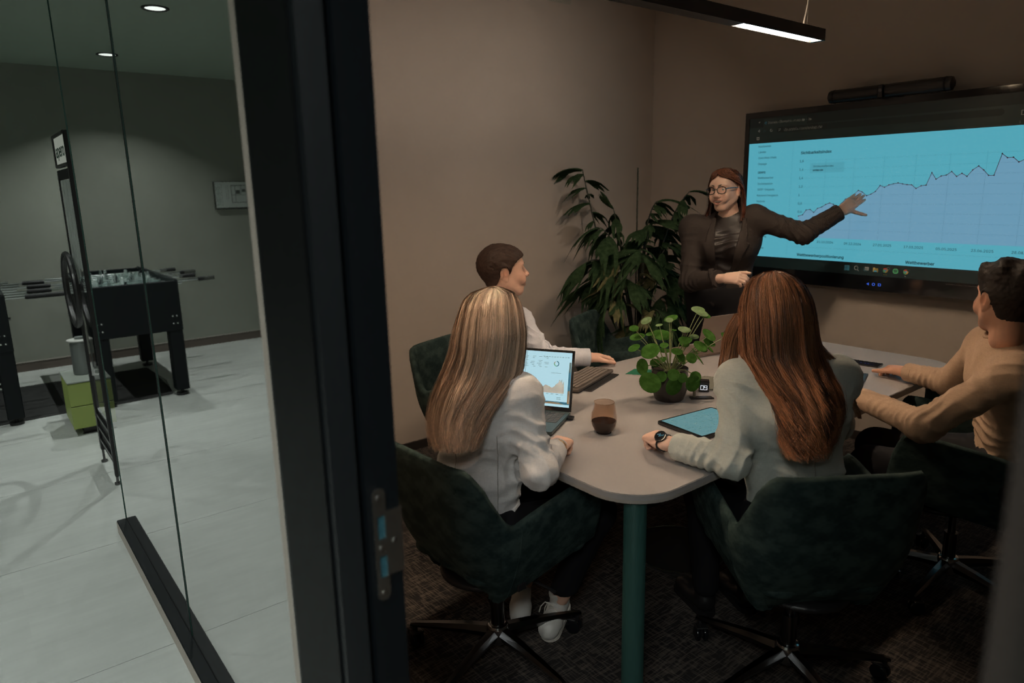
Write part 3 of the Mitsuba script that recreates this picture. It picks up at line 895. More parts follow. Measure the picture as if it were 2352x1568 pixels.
def chair(x, y, yaw, label, base_yaw, leg_mat='mat_dark_chrome'):
    c = thing('swivel_chair', label, 'chair', 'green velvet swivel chairs')
    Y = math.radians(yaw)

    def put(m, a=Y):
        return place(m, a, (x, y, 0))
    part(c, 'shell', put(SHELL), 'mat_velvet', 'green velvet tub shell', smooth=50)
    part(c, 'seat', put(SEAT), 'mat_velvet', 'green velvet seat cushion', smooth=True)
    part(c, 'seat_pan', put(PAN), 'mat_black_plastic', smooth=True)
    for q in SEAMS:
        part(c, 'seam', put(tube(q, 0.0022, 6)), 'mat_velvet')
    part(c, 'tag', put(box(-0.135, -0.105, -0.268, -0.262, 0.425, 0.445)), 'mat_black_plastic')
    part(c, 'gas_spring', put(cat(trimesh.creation.cylinder(0.014, 0.2, sections=24).apply_translation((0, 0, 0.30)), trimesh.creation.cylinder(0.024, 0.12, sections=24).apply_translation((0, 0, 0.17)))), 'mat_dark_chrome', 'grey steel column', smooth=40)
    part(c, 'lever', put(tube([(0.02, -0.08, 0.345), (0.05, -0.2, 0.33), (0.055, -0.235, 0.325)], [0.005, 0.005, 0.007], 8)), 'mat_black_plastic')
    part(c, 'hub', put(lathe([(0, 0.06), (0.034, 0.06), (0.04, 0.075), (0.04, 0.115), (0.034, 0.125), (0.024, 0.128), (0, 0.128)], 32)), 'mat_chrome', 'polished hub', smooth=35)
    for k in range(5):
        a = math.radians(base_yaw + 72 * k)
        part(c, 'base_leg', put(BASELEG, a), leg_mat, 'polished star leg')
        p = np.array([x + 0.31 * math.cos(a), y + 0.31 * math.sin(a), 0])
        ca = a + 1.3 * (k % 3) - 0.8
        w = part(c, 'caster', place(WHEELS, ca, p - np.array([math.cos(ca), math.sin(ca), 0]) * 0.012), 'mat_black_gloss', 'black twin wheel', smooth=40)
        part(w, 'fork', place(HOOD, ca, p - np.array([math.cos(ca), math.sin(ca), 0]) * 0.012), 'mat_black_plastic')
    return c


CA = (1.277, 1.735)
chair(*CA, 3, 'green velvet swivel chair carrying the blonde woman in front of the laptop', 128.0)
chair(1.945, 1.035, 55, 'dark green velvet swivel chair seen from behind, carrying the long-haired brunette', 100.0)
chair(2.93, 0.915, 112, 'dark velvet swivel chair in shadow under the man in the tan sweater', 180.0)
chair(1.99, 2.80, -70, 'velvet swivel chair of the man in the pale shirt, hidden behind the blonde woman', 20.0)
chair(3.08, 2.80, -66, 'empty grey green velvet swivel chair in front of the tall palm', 60.0)

# ---------------------------------------------------------------- things on the table
pmat('laptop_body', (0.035, 0.055, 0.058), 0.4, metallic=0.4)
pmat('key_face', (0.045, 0.043, 0.04), 0.55)
pmat('aluminium', (0.30, 0.235, 0.20), 0.42, metallic=0.75)
pmat('mark_dark', (0.05, 0.04, 0.035), 0.3)
t = thing('laptop', 'open dark laptop with a bright pale blue screen in front of the blonde woman', 'laptop')
ly = math.radians(30.0)
LF, LL = np.array([math.cos(ly), math.sin(ly), 0]), np.array([-math.sin(ly), math.cos(ly), 0])
LW, LD = 0.335, 0.240
NR = np.array([1.545, 1.746, 0])              # near right corner


def lap(m):
    return frame_to(m, NR + np.array([0, 0, TZ + 0.001]), LF, LL, (0, 0, 1))


part(t, 'base', lap(slab(sg.box(0, 0, LD, LW).buffer(-0.01).buffer(0.01), 0.003, 0.0155, 0.002)), 'mat_laptop_body', 'dark grey green keyboard deck')
keys = cat([box(0.103 + r * 0.0193, 0.103 + r * 0.0193 + 0.0165, 0.017 + k * 0.0195, 0.017 + k * 0.0195 + 0.0165, 0.0155, 0.0168) for r in range(6) for k in range(15)])
part(t, 'keyboard', lap(keys), 'mat_key_face', 'grey keys', kind='stuff')
part(t, 'touchpad', lap(box(0.014, 0.088, 0.105, 0.215, 0.0155, 0.0158)), 'mat_black_metal')
tilt = math.radians(14)
U, Vn = np.cos(tilt) * np.array([0, 0, 1.0]) + np.sin(tilt) * LF, None
OUT = np.cross(LL, U)      # screen normal, towards the user


def lid(m):      # local: x along the hinge from right to left, y up the lid, z towards the user
    return frame_to(m, NR + LF * LD + np.array([0, 0, TZ + 0.016]), LL, U, np.cross(LL, U))


LH = 0.236
SGN = -1 if np.cross(LL, U) @ LF > 0 else 1
lid_part = part(t, 'lid', lid(box(0, LW, 0.0, LH, -0.003, 0.003, 0.0015)), 'mat_black_gloss', 'thin black lid')


def lid_rect(a, b, c, d_, lift):
    m = quad((a, c, SGN * (0.003 + lift)), (b - a, 0, 0), (0, d_ - c, 0))
    m = lid(m)
    if m.face_normals[0] @ LF > 0:
        m.invert()
    return m


part(lid_part, 'screen', lid_rect(0.009, LW - 0.009, 0.016, LH - 0.009, 0.0005), 'mat_void', 'pale blue page on the laptop screen', **area((0.42, 0.66, 0.74), 1.0))
pmat('lap_blue', (0.05, 0.25, 0.45), 0.5)
pmat('lap_grey', (0.85, 0.95, 1.0), 0.5)
pmat('lap_line', (0.14, 0.27, 0.33), 0.5)
pmat('lap_sand', (0.45, 0.36, 0.26), 0.5)


def lid_poly(poly, mtl, lift, nm='mark', lb=None):
    # outline in (distance from the right screen edge leftwards, height)
    m = extrude(poly, 0.0002)
    m.apply_transform(np.diag([1, 1, 1, 1]))
    part(lid_part, nm, lid(m.apply_translation((0, 0, SGN * (0.003 + lift)))), mtl, lb)


gr = [(0.034, 0.088), (0.036, 0.118), (0.041, 0.102), (0.044, 0.125), (0.048, 0.110), (0.053, 0.122), (0.058, 0.108), (0.066, 0.104), (0.075, 0.092), (0.085, 0.088), (0.095, 0.094), (0.11, 0.098), (0.12, 0.090), (0.15, 0.095), (0.18, 0.088)]
lid_poly(sg.Polygon([(0.034, 0.068)] + gr + [(0.18, 0.068)]), 'mat_lap_grey', 0.0010, 'chart_area', 'grey chart area')
ring = sg.Point(0.07, 0.182).buffer(0.0105).difference(sg.Point(0.07, 0.182).buffer(0.0075))
lid_poly(ring.intersection(sg.box(0, 0, 0.07, 1)), 'mat_lap_blue', 0.0010, 'ring_chart', 'small ring chart')
lid_poly(ring.intersection(sg.box(0.07, 0, 1, 0.182)), 'mat_icon_green', 0.0010, 'ring_chart')
lid_poly(ring.intersection(sg.box(0.0755, 0.182, 1, 1)), 'mat_lap_sand', 0.0010, 'ring_chart')
lid_poly(sg.box(0.0095, 0.028, 0.019, 0.16), 'mat_lap_blue', 0.0010, 'sidebar', 'blue desktop edge')
lid_poly(sg.box(0.0095, 0.030, 0.0185, 0.08), 'mat_lap_sand', 0.0013, 'sidebar')
lid_poly(sg.box(0.0095, 0.0262, 0.315, 0.036), 'mat_lap_blue', 0.0010, 'desktop_strip')
lid_poly(sg.Polygon([(0.03, 0.0262), (0.13, 0.0262), (0.09, 0.034), (0.05, 0.032)]), 'mat_lap_sand', 0.0013, 'desktop_strip')
lid_poly(sg.box(0.010, 0.150, 0.018, 0.190), 'mat_lap_line', 0.0013, 'sidebar')
rs = np.random.default_rng(5)
lines = [sg.box(a, z, a + w, z + 0.0013) for z in (0.205, 0.199, 0.190, 0.184, 0.178, 0.172, 0.166) for a, w in [(0.10 + 0.028 * k + 0.006 * rs.random(), 0.008 + 0.012 * rs.random()) for k in range(6)] if rs.random() > 0.25]
lines += [sg.box(0.036 + 0.02 * k, 0.063, 0.046 + 0.02 * k, 0.0645) for k in range(7)] + [sg.box(0.045, 0.050 - 0.006 * k, 0.062, 0.0515 - 0.006 * k) for k in range(2)] + [sg.box(0.12, 0.052, 0.15, 0.0532), sg.box(0.05, 0.145, 0.09, 0.1463)]
lines += [sg.box(0.02 + 0.011 * k, 0.207, 0.026 + 0.011 * k, 0.2088) for k in range(10)]
part(lid_part, 'page_text', lid(cat([extrude(q, 0.0002) for q in lines]).apply_translation((0, 0, SGN * 0.0040))), 'mat_lap_line', kind='stuff')
dg = part(t, 'usb_dongle', lap(box(0.185, 0.21, -0.022, 0.0, 0.005, 0.0125, 0.001)), 'mat_black_gloss', 'small black plug in the laptop side')

# second keyboard, under the man's hand
pmat('kbd_case', (0.075, 0.060, 0.050), 0.45)
pmat('kbd_key', (0.13, 0.108, 0.092), 0.55)
pmat('kbd_dark', (0.05, 0.043, 0.04), 0.5)
t = thing('keyboard', 'dark keyboard on the table under the hand of the man in the pale shirt', 'keyboard')
KO = np.array([1.98, 2.058, TZ + 0.001])
KX = unit(np.array([2.345, 2.195, 0]) - np.array([1.98, 2.058, 0])); KY = np.array([-KX[1], KX[0], 0])


def kb(m):
    return frame_to(m, KO, KX, KY, (0, 0, 1))


kx = 0.375
kbx = box(0, kx, 0, 0.135, 0.004, 0.020, 0.004)
part(t, 'case', kb(kbx), 'mat_kbd_case', 'brown grey case')
part(t, 'base', kb(box(0.006, kx - 0.006, 0.008, 0.13, 0.0, 0.0045)), 'mat_black_plastic')
part(t, 'keys', kb(cat([box(0.010 + c * 0.0192, 0.010 + c * 0.0192 + 0.0152, 0.012 + r * 0.0192, 0.012 + r * 0.0192 + 0.0152, 0.0195, 0.0272, 0.0018) for r in range(6) for c in range(18) if (r, c) not in ((0, 4), (0, 5), (0, 7), (0, 8))])), 'mat_kbd_key', 'rows of pale keys', kind='stuff')
part(t, 'space_bar', kb(box(0.010 + 4 * 0.0192, 0.010 + 9 * 0.0192 - 0.003, 0.012, 0.0285, 0.0195, 0.026, 0.0018)), 'mat_kbd_key')
t = thing('notebook', 'slim black notebook lying against the near edge of the keyboard', 'notebook')
scene[t] = mikit.ply(kb(box(0.05, kx - 0.02, -0.035, -0.001, -0.0005, 0.0055, 0.001)), 'mat_black_plastic')

# tumbler with a dark drink
mat('smoke_glass', {'type': 'thindielectric', 'int_ior': 1.45, 'specular_transmittance': rgb(0.76, 0.62, 0.52)})
pmat('coffee', (0.010, 0.003, 0.002), 0.06, spec=0.6)
t = thing('tumbler', 'amber tinted tumbler a third full of black coffee', 'glass')
gx, gy = 1.715, 1.655
prof = [(0.0, 0.004), (0.026, 0.004), (0.034, 0.010), (0.0425, 0.026), (0.0465, 0.042), (0.0455, 0.060), (0.0415, 0.085), (0.0375, 0.107), (0.0362, 0.114)]
part(t, 'bowl', lathe(prof, 48).apply_translation((gx, gy, TZ)), 'mat_smoke_glass', 'amber glass bowl', smooth=40)
pmat('rim_glass', (0.20, 0.135, 0.095), 0.12)
part(t, 'rim', lathe([(0.0362, 0.1135), (0.0370, 0.1138), (0.0366, 0.1150), (0.0358, 0.1146), (0.0362, 0.1135)], 48).apply_translation((gx, gy, TZ)), 'mat_rim_glass')
part(t, 'foot', lathe([(0, 0.0008), (0.0262, 0.0008), (0.0275, 0.003), (0.0, 0.0035)], 40).apply_translation((gx, gy, TZ)), 'mat_coffee')
part(t, 'coffee', lathe([(0.0, 0.006), (0.025, 0.006), (0.0325, 0.012), (0.0405, 0.0265), (0.0440, 0.0415), (0.0436, 0.0450), (0.0, 0.0452)], 48).apply_translation((gx, gy, TZ)), 'mat_coffee', 'black coffee', smooth=30)

# tablet of the woman with the watch
t = thing('tablet', 'tablet in a black case with a pale teal screen under the arm of the brunette', 'tablet')
TO = np.array([1.925, 1.590, TZ + 0.001]); TU = unit((0.297, -0.032, 0)); TVv = np.array([TU[1], -TU[0], 0])
if TVv[1] > 0:
    TVv = -TVv


def tab(m):
    M = np.eye(4); M[:3, 0], M[:3, 1], M[:3, 2], M[:3, 3] = TU, TVv, (0, 0, 1), TO
    m = m.copy(); m.apply_transform(M)
    if np.linalg.det(M[:3, :3]) < 0:
        m.invert()
    return m


part(t, 'case', tab(slab(sg.box(0, 0, 0.29, 0.222).buffer(-0.012).buffer(0.012), 0.0, 0.0105, 0.002)), 'mat_black_plastic', 'black folio case')
part(t, 'glass', tab(slab(sg.box(0.004, 0.004, 0.286, 0.218).buffer(-0.01).buffer(0.01), 0.0105, 0.0117, 0.0005)), 'mat_black_gloss')
m = tab(quad((0.012, 0.012, 0.0123), (0.266, 0, 0), (0, 0.198, 0)))
if m.face_normals[0][2] < 0:
    m.invert()
part(t, 'screen', m, 'mat_void', 'pale teal screen', **area((0.085, 0.225, 0.245), 1.0))
pmat('tab_mark', (0.07, 0.19, 0.21), 0.5)
rs = np.random.default_rng(9)
part(t, 'notes', tab(cat([box(0.03 + 0.21 * rs.random(), 0.03 + 0.21 * rs.random(), 0, 0, 0, 0) if False else box(a, a + 0.004 + 0.02 * rs.random(), b, b + 0.0012, 0.0124, 0.0126) for a, b in zip(0.02 + 0.22 * rs.random(90), 0.02 + 0.012 * rs.integers(0, 15, 90))])), 'mat_tab_mark', 'faint handwriting', kind='stuff')

# small cube clock, coaster, pens
t = thing('cube_clock', 'small black cube clock showing 09 beside the potted plant', 'clock')
ck = np.array([2.405, 1.735, TZ]); fy = math.radians(217)
fx_, fl_ = np.array([math.cos(fy), math.sin(fy), 0]), np.array([-math.sin(fy), math.cos(fy), 0])


def clk(m):       # local x: front, y: left (seen from the clock), z up
    return frame_to(m, ck, fx_, fl_, (0, 0, 1))


part(t, 'body', clk(box(-0.022, 0.022, -0.022, 0.022, 0.0005, 0.047, 0.003)), 'mat_black_gloss', 'glossy black cube')
pmat('led', (0.02, 0.02, 0.02), 0.5)
seg = {'0': 'abcdef', '9': 'abcdfg'}
BAR = {'a': (0, 1, .6, 0), 'g': (0, .5, .6, 0), 'd': (0, 0, .6, 0), 'f': (0, .5, 0, .5), 'b': (.6, .5, 0, .5), 'e': (0, 0, 0, .5), 'c': (.6, 0, 0, .5)}
for ch, off in (('0', -0.0130), ('9', 0.0018)):
    ms = []
    for c in seg[ch]:
        a, b, w, h = BAR[c]
        y0, z0 = off + a * 0.0185, 0.011 + b * 0.0175
        ms.append(box(0.0222, 0.0226, y0 - 0.0011, y0 + w * 0.0185 + 0.0011, z0 - 0.0011, z0 + h * 0.0175 + 0.0011))
    part(t, 'digit', clk(cat(ms)), 'mat_led', 'glowing white digit', **area((0.85, 0.9, 0.95), 1.0))
part(t, 'label_line', clk(box(0.0222, 0.0226, -0.003, 0.004, 0.0325, 0.0335)), 'mat_screen_white')
pmat('coaster', (0.105, 0.105, 0.085), 0.7)
cst = sg.Polygon([(2.42, 1.715), (2.545, 1.70), (2.62, 1.80), (2.60, 1.87), (2.49, 1.875)]).buffer(-0.02).buffer(0.02)
solo('felt_pad', slab(cst, TZ + 0.0008, TZ + 0.004, 0.0008), 'mat_coaster', 'grey green felt pad lying behind the cube clock', 'pad')
pmat('pen_grey', (0.12, 0.115, 0.09), 0.35)
t = thing('pen_stand', 'dark pen on a small flat stand right beside the plant pot', 'pen stand')
part(t, 'foot', slab(sg.Polygon([(2.26, 1.690), (2.335, 1.632), (2.35, 1.660), (2.28, 1.715)]), TZ + 0.0006, TZ + 0.006, 0.001), 'mat_black_plastic')
part(t, 'pen', tube([(2.285, 1.694, TZ + 0.006), (2.287, 1.694, TZ + 0.075), (2.290, 1.694, TZ + 0.10)], [0.0055, 0.0058, 0.003], 12), 'mat_pen_grey', 'olive grey barrel')
pmat('card_green', (0.01, 0.10, 0.055), 0.5)
pmat('card_white', (0.55, 0.52, 0.48), 0.6)
t = thing('booklet', 'small dark green booklet lying left of the plant pot', 'booklet')
bk = sg.Polygon([(2.345, 2.13), (2.45, 2.165), (2.54, 2.03), (2.44, 1.99)])
part(t, 'pages', slab(bk, TZ + 0.0006, TZ + 0.006, 0.0), 'mat_card_white')
part(t, 'cover', slab(bk.buffer(-0.001), TZ + 0.006, TZ + 0.0075, 0.0), 'mat_card_green', 'dark green cover')

# silver laptop seen from behind
t = thing('laptop', 'open warm silver laptop seen from behind its lid near the standing woman', 'laptop')
MO, ML = np.array([2.852, 2.112, TZ]), unit((0.98, -0.20, 0))        # left end of the hinge, direction of the hinge
MB = np.array([-ML[1], ML[0], 0])                                    # towards its user at the left table edge
LIDUP = unit(np.array([0, 0, 0.965]) - MB * 0.24)
mw = 0.305


def mac(m):
    return frame_to(m, MO + np.array([0, 0, 0.012]), ML, LIDUP, unit(np.cross(ML, LIDUP)))


part(t, 'lid', mac(box(0, mw, 0, 0.212, -0.0025, 0.0025, 0.0012)), 'mat_aluminium', 'brownish silver lid')
part(t, 'emblem', mac(cat(extrude(sg.Point(mw / 2, 0.105).buffer(0.011).union(sg.Point(mw / 2 + 0.006, 0.105).buffer(0.010)).difference(sg.Point(mw / 2 + 0.019, 0.108).buffer(0.007)), 0.0004), extrude(sg.Point(mw / 2 + 0.004, 0.120).buffer(0.004), 0.0004)).apply_translation((0, 0, 0.0026))), 'mat_mark_dark', 'dark emblem on the lid')
part(t, 'base', frame_to(box(0, mw, 0.0, 0.212, 0.001, 0.012, 0.002), MO, ML, MB, (0, 0, 1)), 'mat_aluminium')

# phone and small tablet at the right end
t = thing('phone', 'black phone lying near the tan-sleeved hand', 'phone')
q = sg.LineString([(3.315, 1.60), (3.335, 1.455)]).buffer(0.036, cap_style='square')
part(t, 'body', slab(q, TZ + 0.0006, TZ + 0.0085, 0.0015), 'mat_black_gloss')
part(t, 'lit_icons', cat([box(3.322, 3.326, y, y + 0.008, TZ + 0.0086, TZ + 0.009) for y in (1.465, 1.48, 1.50)]), 'mat_key_blue', kind='stuff')
t = thing('tablet', 'small dark tablet lying between the brunette and the man in the tan sweater', 'tablet')
q = sg.Polygon([(2.925, 1.315), (3.14, 1.385), (3.06, 1.60), (2.845, 1.53)])
part(t, 'case', slab(q, TZ + 0.0006, TZ + 0.010, 0.0015), 'mat_black_plastic', 'black case')
pmat('tab_dark', (0.03, 0.055, 0.06), 0.12)
part(t, 'glass', slab(q.buffer(-0.010), TZ + 0.010, TZ + 0.0108, 0.0002), 'mat_tab_dark')

# ---------------------------------------------------------------- games area behind the glass
pmat('game_black', (0.003, 0.0055, 0.007), 0.55, spec=0.25)
pmat('game_edge', (0.008, 0.011, 0.013), 0.35)
pmat('field', (0.16, 0.27, 0.25), 0.25)
pmat('rod', (0.62, 0.66, 0.66), 0.2, metallic=1.0)
pmat('grip', (0.008, 0.009, 0.010), 0.5)
pmat('player_dark', (0.012, 0.02, 0.022), 0.4)
pmat('player_pale', (0.55, 0.62, 0.60), 0.4)
pmat('mat_dark', (0.020, 0.021, 0.021), 0.9)


def foosball(x0, x1, y0, y1, label, side, seed):
    """side = +1: the long grips of the first rod look towards +x"""
    t = thing('foosball_table', label, 'foosball table', 'black foosball tables')
    z0, z1, w = 0.545, 0.945, 0.03
    zf = 0.865
    part(t, 'cabinet', cat(box(x0, x1, y0, y0 + w, z0, z1, 0.004), box(x0, x1, y1 - w, y1, z0, z1, 0.004), box(x0, x0 + w, y0 + w, y1 - w, z0, z1, 0.004), box(x1 - w, x1, y0 + w, y1 - w, z0, z1, 0.004), box(x0 + w, x1 - w, y0 + w, y1 - w, z0, z0 + 0.02)), 'mat_game_black', 'black cabinet')
    part(t, 'playing_field', box(x0 + w, x1 - w, y0 + w, y1 - w, zf - 0.02, zf), 'mat_field', 'grey green playing field')
    part(t, 'field_lines', cat(*[box(x0 + w, x1 - w, y0 + w + (y1 - y0 - 2 * w) * k, y0 + w + (y1 - y0 - 2 * w) * k + 0.006, zf, zf + 0.001) for k in (0.08, 0.25, 0.5, 0.75, 0.92)]), 'mat_player_pale')
    part(t, 'rail', cat(*[box(x - 0.012, x + 0.012, y0, y1, z1 - 0.001, z1 + 0.012, 0.003) for x in (x0 + 0.014, x1 - 0.014)]), 'mat_game_edge', 'side rail')
    rs = np.random.default_rng(seed)
    ny = 8
    men = [1, 2, 3, 5, 5, 3, 2, 1]
    for k in range(ny):
        y = y0 + 0.13 + (y1 - y0 - 0.26) * k / (ny - 1)
        s = side * (1 if k % 2 == 0 else -1)
        sh = (rs.random() - 0.5) * 0.10
        z = z1 - 0.035
        a, b = (x0 - 0.10 + sh, x1 + 0.20 + sh) if s > 0 else (x0 - 0.20 + sh, x1 + 0.10 + sh)
        r = part(t, 'rod', tube([(a, y, z), (b, y, z)], 0.0085, 8), 'mat_rod', 'polished rod', smooth=40)
        g0, g1 = (b - 0.005, b + 0.13) if s > 0 else (a - 0.13, a + 0.005)
        part(r, 'grip', tube([(g0, y, z), (g0 + 0.01, y, z), (g1 - 0.012, y, z), (g1, y, z)], [0.014, 0.018, 0.018, 0.015], 10), 'mat_grip', 'black grip', smooth=40)
        n = men[k]
        for i in range(n):
            px = x0 + w + (x1 - x0 - 2 * w) * (i + 0.5) / n + sh * 0.7
            a_ = (rs.random() - 0.5) * 0.5
            fig = cat(box(-0.013, 0.013, -0.009, 0.009, -0.020, 0.030, 0.004), sphere((0, 0, 0.038), 0.011, 1), box(-0.009, 0.009, -0.011, 0.011, -0.055, -0.020, 0.003), box(-0.011, 0.011, -0.016, 0.010, -0.066, -0.054, 0.003))
            fig.apply_transform(trimesh.transformations.rotation_matrix(a_, (1, 0, 0)))
            part(r, 'figure', fig.apply_translation((px, y, z)), 'mat_player_dark' if k in (0, 1, 3, 5) else 'mat_player_pale')
    for lx in (x0 + 0.055, x1 - 0.055):
        for ly_ in (y0 + 0.06, y1 - 0.06):
            lg = part(t, 'leg', box(lx - 0.052, lx + 0.052, ly_ - 0.052, ly_ + 0.052, 0.05, z0 + 0.01, 0.006), 'mat_game_black', 'black square leg')
            part(lg, 'foot', cat(trimesh.creation.cylinder(0.045, 0.02, sections=24).apply_translation((lx, ly_, 0.012)), trimesh.creation.cylinder(0.012, 0.04, sections=16).apply_translation((lx, ly_, 0.035))), 'mat_grip', 'round levelling foot')
    for bx in (x0 + 0.035, x1 - 0.07, x1 - 0.04, x0 + 0.065):
        for bz in (z0 + 0.06, z0 + 0.12):
            if bx in (x0 + 0.065, x1 - 0.07) and seed == 0:
                continue
            part(t, 'bolt', sphere((bx, y0 - 0.002, bz), (0.007, 0.005, 0.007), 1), 'mat_screw', 'bright bolt head')
    part(t, 'lock', tube([(x1, y0 + 0.12, z0 + 0.22), (x1 + 0.018, y0 + 0.12, z0 + 0.22)], 0.010, 10), 'mat_dark_chrome')
    return t


foosball(0.70, 1.335, 5.98, 7.42, 'black foosball table seen through the glass, whole, right of the display stand', -1, 3)
foosball(-0.43, 0.205, 5.98, 7.42, 'black foosball table cut off by the left edge of the photo', 1, 4)
for x0, x1, lab in ((0.78, 1.22, 'dark rubber floor mat under the right foosball table'), (-0.34, 0.52, 'dark rubber floor mat under the left foosball table')):
    solo('floor_mat', slab(sg.Polygon([(x0, 6.06), (x1, 6.10), (x1 + 0.06, 6.6), (x1 + 0.03, 7.25), (x0 - 0.02, 7.25)]).buffer(-0.03).buffer(0.03), 0.0005, 0.005, 0.001), 'mat_mat_dark', lab, 'floor mat')

# lime green drawer unit with a grey bin behind it
pmat('lime', (0.30, 0.38, 0.10), 0.45)
pmat('lime_top', (0.26, 0.29, 0.26), 0.5)
pmat('bin_lid', (0.42, 0.43, 0.41), 0.4)
pmat('bin_grey', (0.20, 0.22, 0.215), 0.4, metallic=0.5)
t = thing('drawer_unit', 'lime green two-drawer cabinet on a black plinth behind the display stand', 'cabinet')
gx0, gx1, gy0, gy1 = 0.44, 0.70, 5.42, 5.84
part(t, 'plinth', box(gx0 + 0.06, gx1 - 0.02, gy0 + 0.05, gy1 - 0.03, 0.0, 0.05), 'mat_black_plastic', 'black plinth')
part(t, 'plinth_lip', box(gx0 + 0.05, gx1, gy0 + 0.03, gy0 + 0.05, 0.0, 0.006), 'mat_black_plastic')
part(t, 'body', box(gx0 + 0.004, gx1, gy0 + 0.018, gy1, 0.05, 0.372), 'mat_lime', 'lime green carcass')
part(t, 'drawer', box(gx0, gx1, gy0, gy0 + 0.017, 0.052, 0.206, 0.002), 'mat_lime', 'lime green lower drawer front')
part(t, 'drawer', box(gx0, gx1, gy0, gy0 + 0.017, 0.212, 0.368, 0.002), 'mat_lime', 'lime green upper drawer front')
part(t, 'gap', box(gx0 + 0.004, gx1 - 0.002, gy0 + 0.012, gy0 + 0.02, 0.205, 0.213), 'mat_black_plastic')
part(t, 'top', box(gx0 - 0.002, gx1 + 0.002, gy0 - 0.002, gy1 + 0.002, 0.372, 0.382, 0.002), 'mat_lime_top', 'grey top')
t = thing('pedal_bin', 'grey metal bin with a flat pale lid behind the lime green cabinet', 'bin')
bx, by = 0.70, 6.05
bx, by = 0.575, 5.66
part(t, 'body', lathe([(0, 0.3825), (0.062, 0.3825), (0.066, 0.392), (0.064, 0.60), (0.058, 0.615), (0, 0.615)], 36).apply_translation((bx, by, 0)), 'mat_bin_grey', 'grey metal body', smooth=35)
part(t, 'lid', lathe([(0, 0.622), (0.078, 0.620), (0.081, 0.626), (0.078, 0.631), (0, 0.634)], 36).apply_translation((bx, by, 0)), 'mat_bin_lid', 'flat pale lid', smooth=35)
part(t, 'lid_knob', lathe([(0, 0.634), (0.03, 0.634), (0.03, 0.648), (0, 0.65)], 24).apply_translation((bx, by, 0)), 'mat_bin_grey')

# slim illuminated display stand, its face parallel to the glass front
t = thing('display_stand', 'tall slim black display stand with a lit sign on top and an oval handle', 'display stand')
sx0, sx1, sy0, sy1 = 0.510, 0.532, 4.30, 4.80
part(t, 'post', box(sx0 - 0.003, sx1, sy0, sy0 + 0.03, 0.05, 1.94, 0.004), 'mat_black_plastic', 'black near post')
part(t, 'post', box(sx0 - 0.003, sx1, sy1 - 0.045, sy1, 0.08, 1.755, 0.004), 'mat_black_plastic', 'black far post')
sb = part(t, 'sign_box', cat(box(sx0 - 0.005, sx1, sy0 + 0.03, sy1 + 0.005, 1.768, 1.785, 0.003), box(sx0 - 0.005, sx1, sy0 + 0.03, sy1 + 0.005, 1.925, 1.945, 0.003), box(sx0 - 0.005, sx1, sy1 - 0.05, sy1 + 0.005, 1.768, 1.945, 0.003), box(sx1 - 0.008, sx1, sy0 + 0.03, sy1, 1.77, 1.94)), 'mat_black_plastic', 'black sign box')
sgm = quad((sx0, sy1 - 0.05, 1.785), (0, -(sy1 - 0.05 - sy0 - 0.035), 0), (0, 0, 0.14))
if sgm.face_normals[0][0] > 0:
    sgm.invert()
part(sb, 'sign_face', sgm, 'mat_void', 'lit greenish white sign face', **area((0.20, 0.22, 0.185), 1.0))
pmat('sign_green', (0.01, 0.045, 0.03), 0.6)
part(sb, 'lettering', frame_to(meshkit.text_mesh('apero', 0.062, 0.0008, bold=True), (sx0 - 0.001, sy1 - 0.075, 1.822), (0, -1.55, 0), (0, 0, 1), (-1, 0, 0)), 'mat_sign_green', 'dark green lettering')
part(t, 'cross_panel', box(sx0, sx1, sy0 + 0.03, sy1 - 0.04, 1.705, 1.755), 'mat_dark_metal')
pmat('strip', (0.55, 0.60, 0.58), 0.3, metallic=0.6)
for k, y in enumerate((sy1 - 0.10, sy1 - 0.23, sy1 - 0.36)):
    part(t, 'metal_strip', box(sx0 + 0.001, sx1 - 0.01, y - 0.045, y + 0.045, 1.12 + 0.05 * k, 1.70, 0.002), 'mat_strip', 'bright vertical metal strip')
part(t, 'door_pane', quad((sx0 + 0.004, sy0 + 0.03, 0.36), (0, sy1 - sy0 - 0.07, 0), (0, 0, 1.34)), 'mat_glass_pane', 'glass of the stand')
el = [(sx0 - 0.035, sy1 + 0.02 + 0.21 * math.cos(a), 1.06 + 0.265 * math.sin(a)) for a in np.linspace(0.30 * math.pi, 1.70 * math.pi, 25)]
ring = []
for a in np.linspace(0, 2 * np.pi, 49)[:-1]:
    ring.append((sx0 - 0.032, 4.70 + 0.235 * math.cos(a), 1.085 + 0.205 * math.sin(a)))
part(t, 'handle', tube(ring + ring[:1], 0.017, 10, caps=False), 'mat_black_plastic', 'black oval handle ring')
for z in (0.30, 0.22, 0.14):
    part(t, 'grille_bar', box(sx0, sx1 - 0.01, sy0 + 0.03, sy1 - 0.04, z, z + 0.018), 'mat_black_plastic')
part(t, 'base_panel', box(sx0 + 0.01, sx1 - 0.008, sy0 + 0.03, sy1 - 0.04, 0.10, 0.36), 'mat_dark_metal')
for y in (sy0 + 0.02, sy1 - 0.03):
    part(t, 'foot', lathe([(0, 0), (0.018, 0), (0.018, 0.012), (0.007, 0.016), (0.007, 0.09), (0, 0.09)], 16).apply_translation(((sx0 + sx1) / 2 - 0.004, y, 0)), 'mat_dark_chrome', 'levelling foot')

# framed floor plan on the end wall
pmat('paper', (0.50, 0.55, 0.53), 0.6)
pmat('plan_ink', (0.045, 0.06, 0.058), 0.6)
pmat('plan_green', (0.16, 0.26, 0.22), 0.6)
t = thing('floor_plan', 'white floor plan sign on the end wall beside the door post', 'sign')
qx0, qx1, qz0, qz1 = 2.225, 2.66, 1.448, 1.742


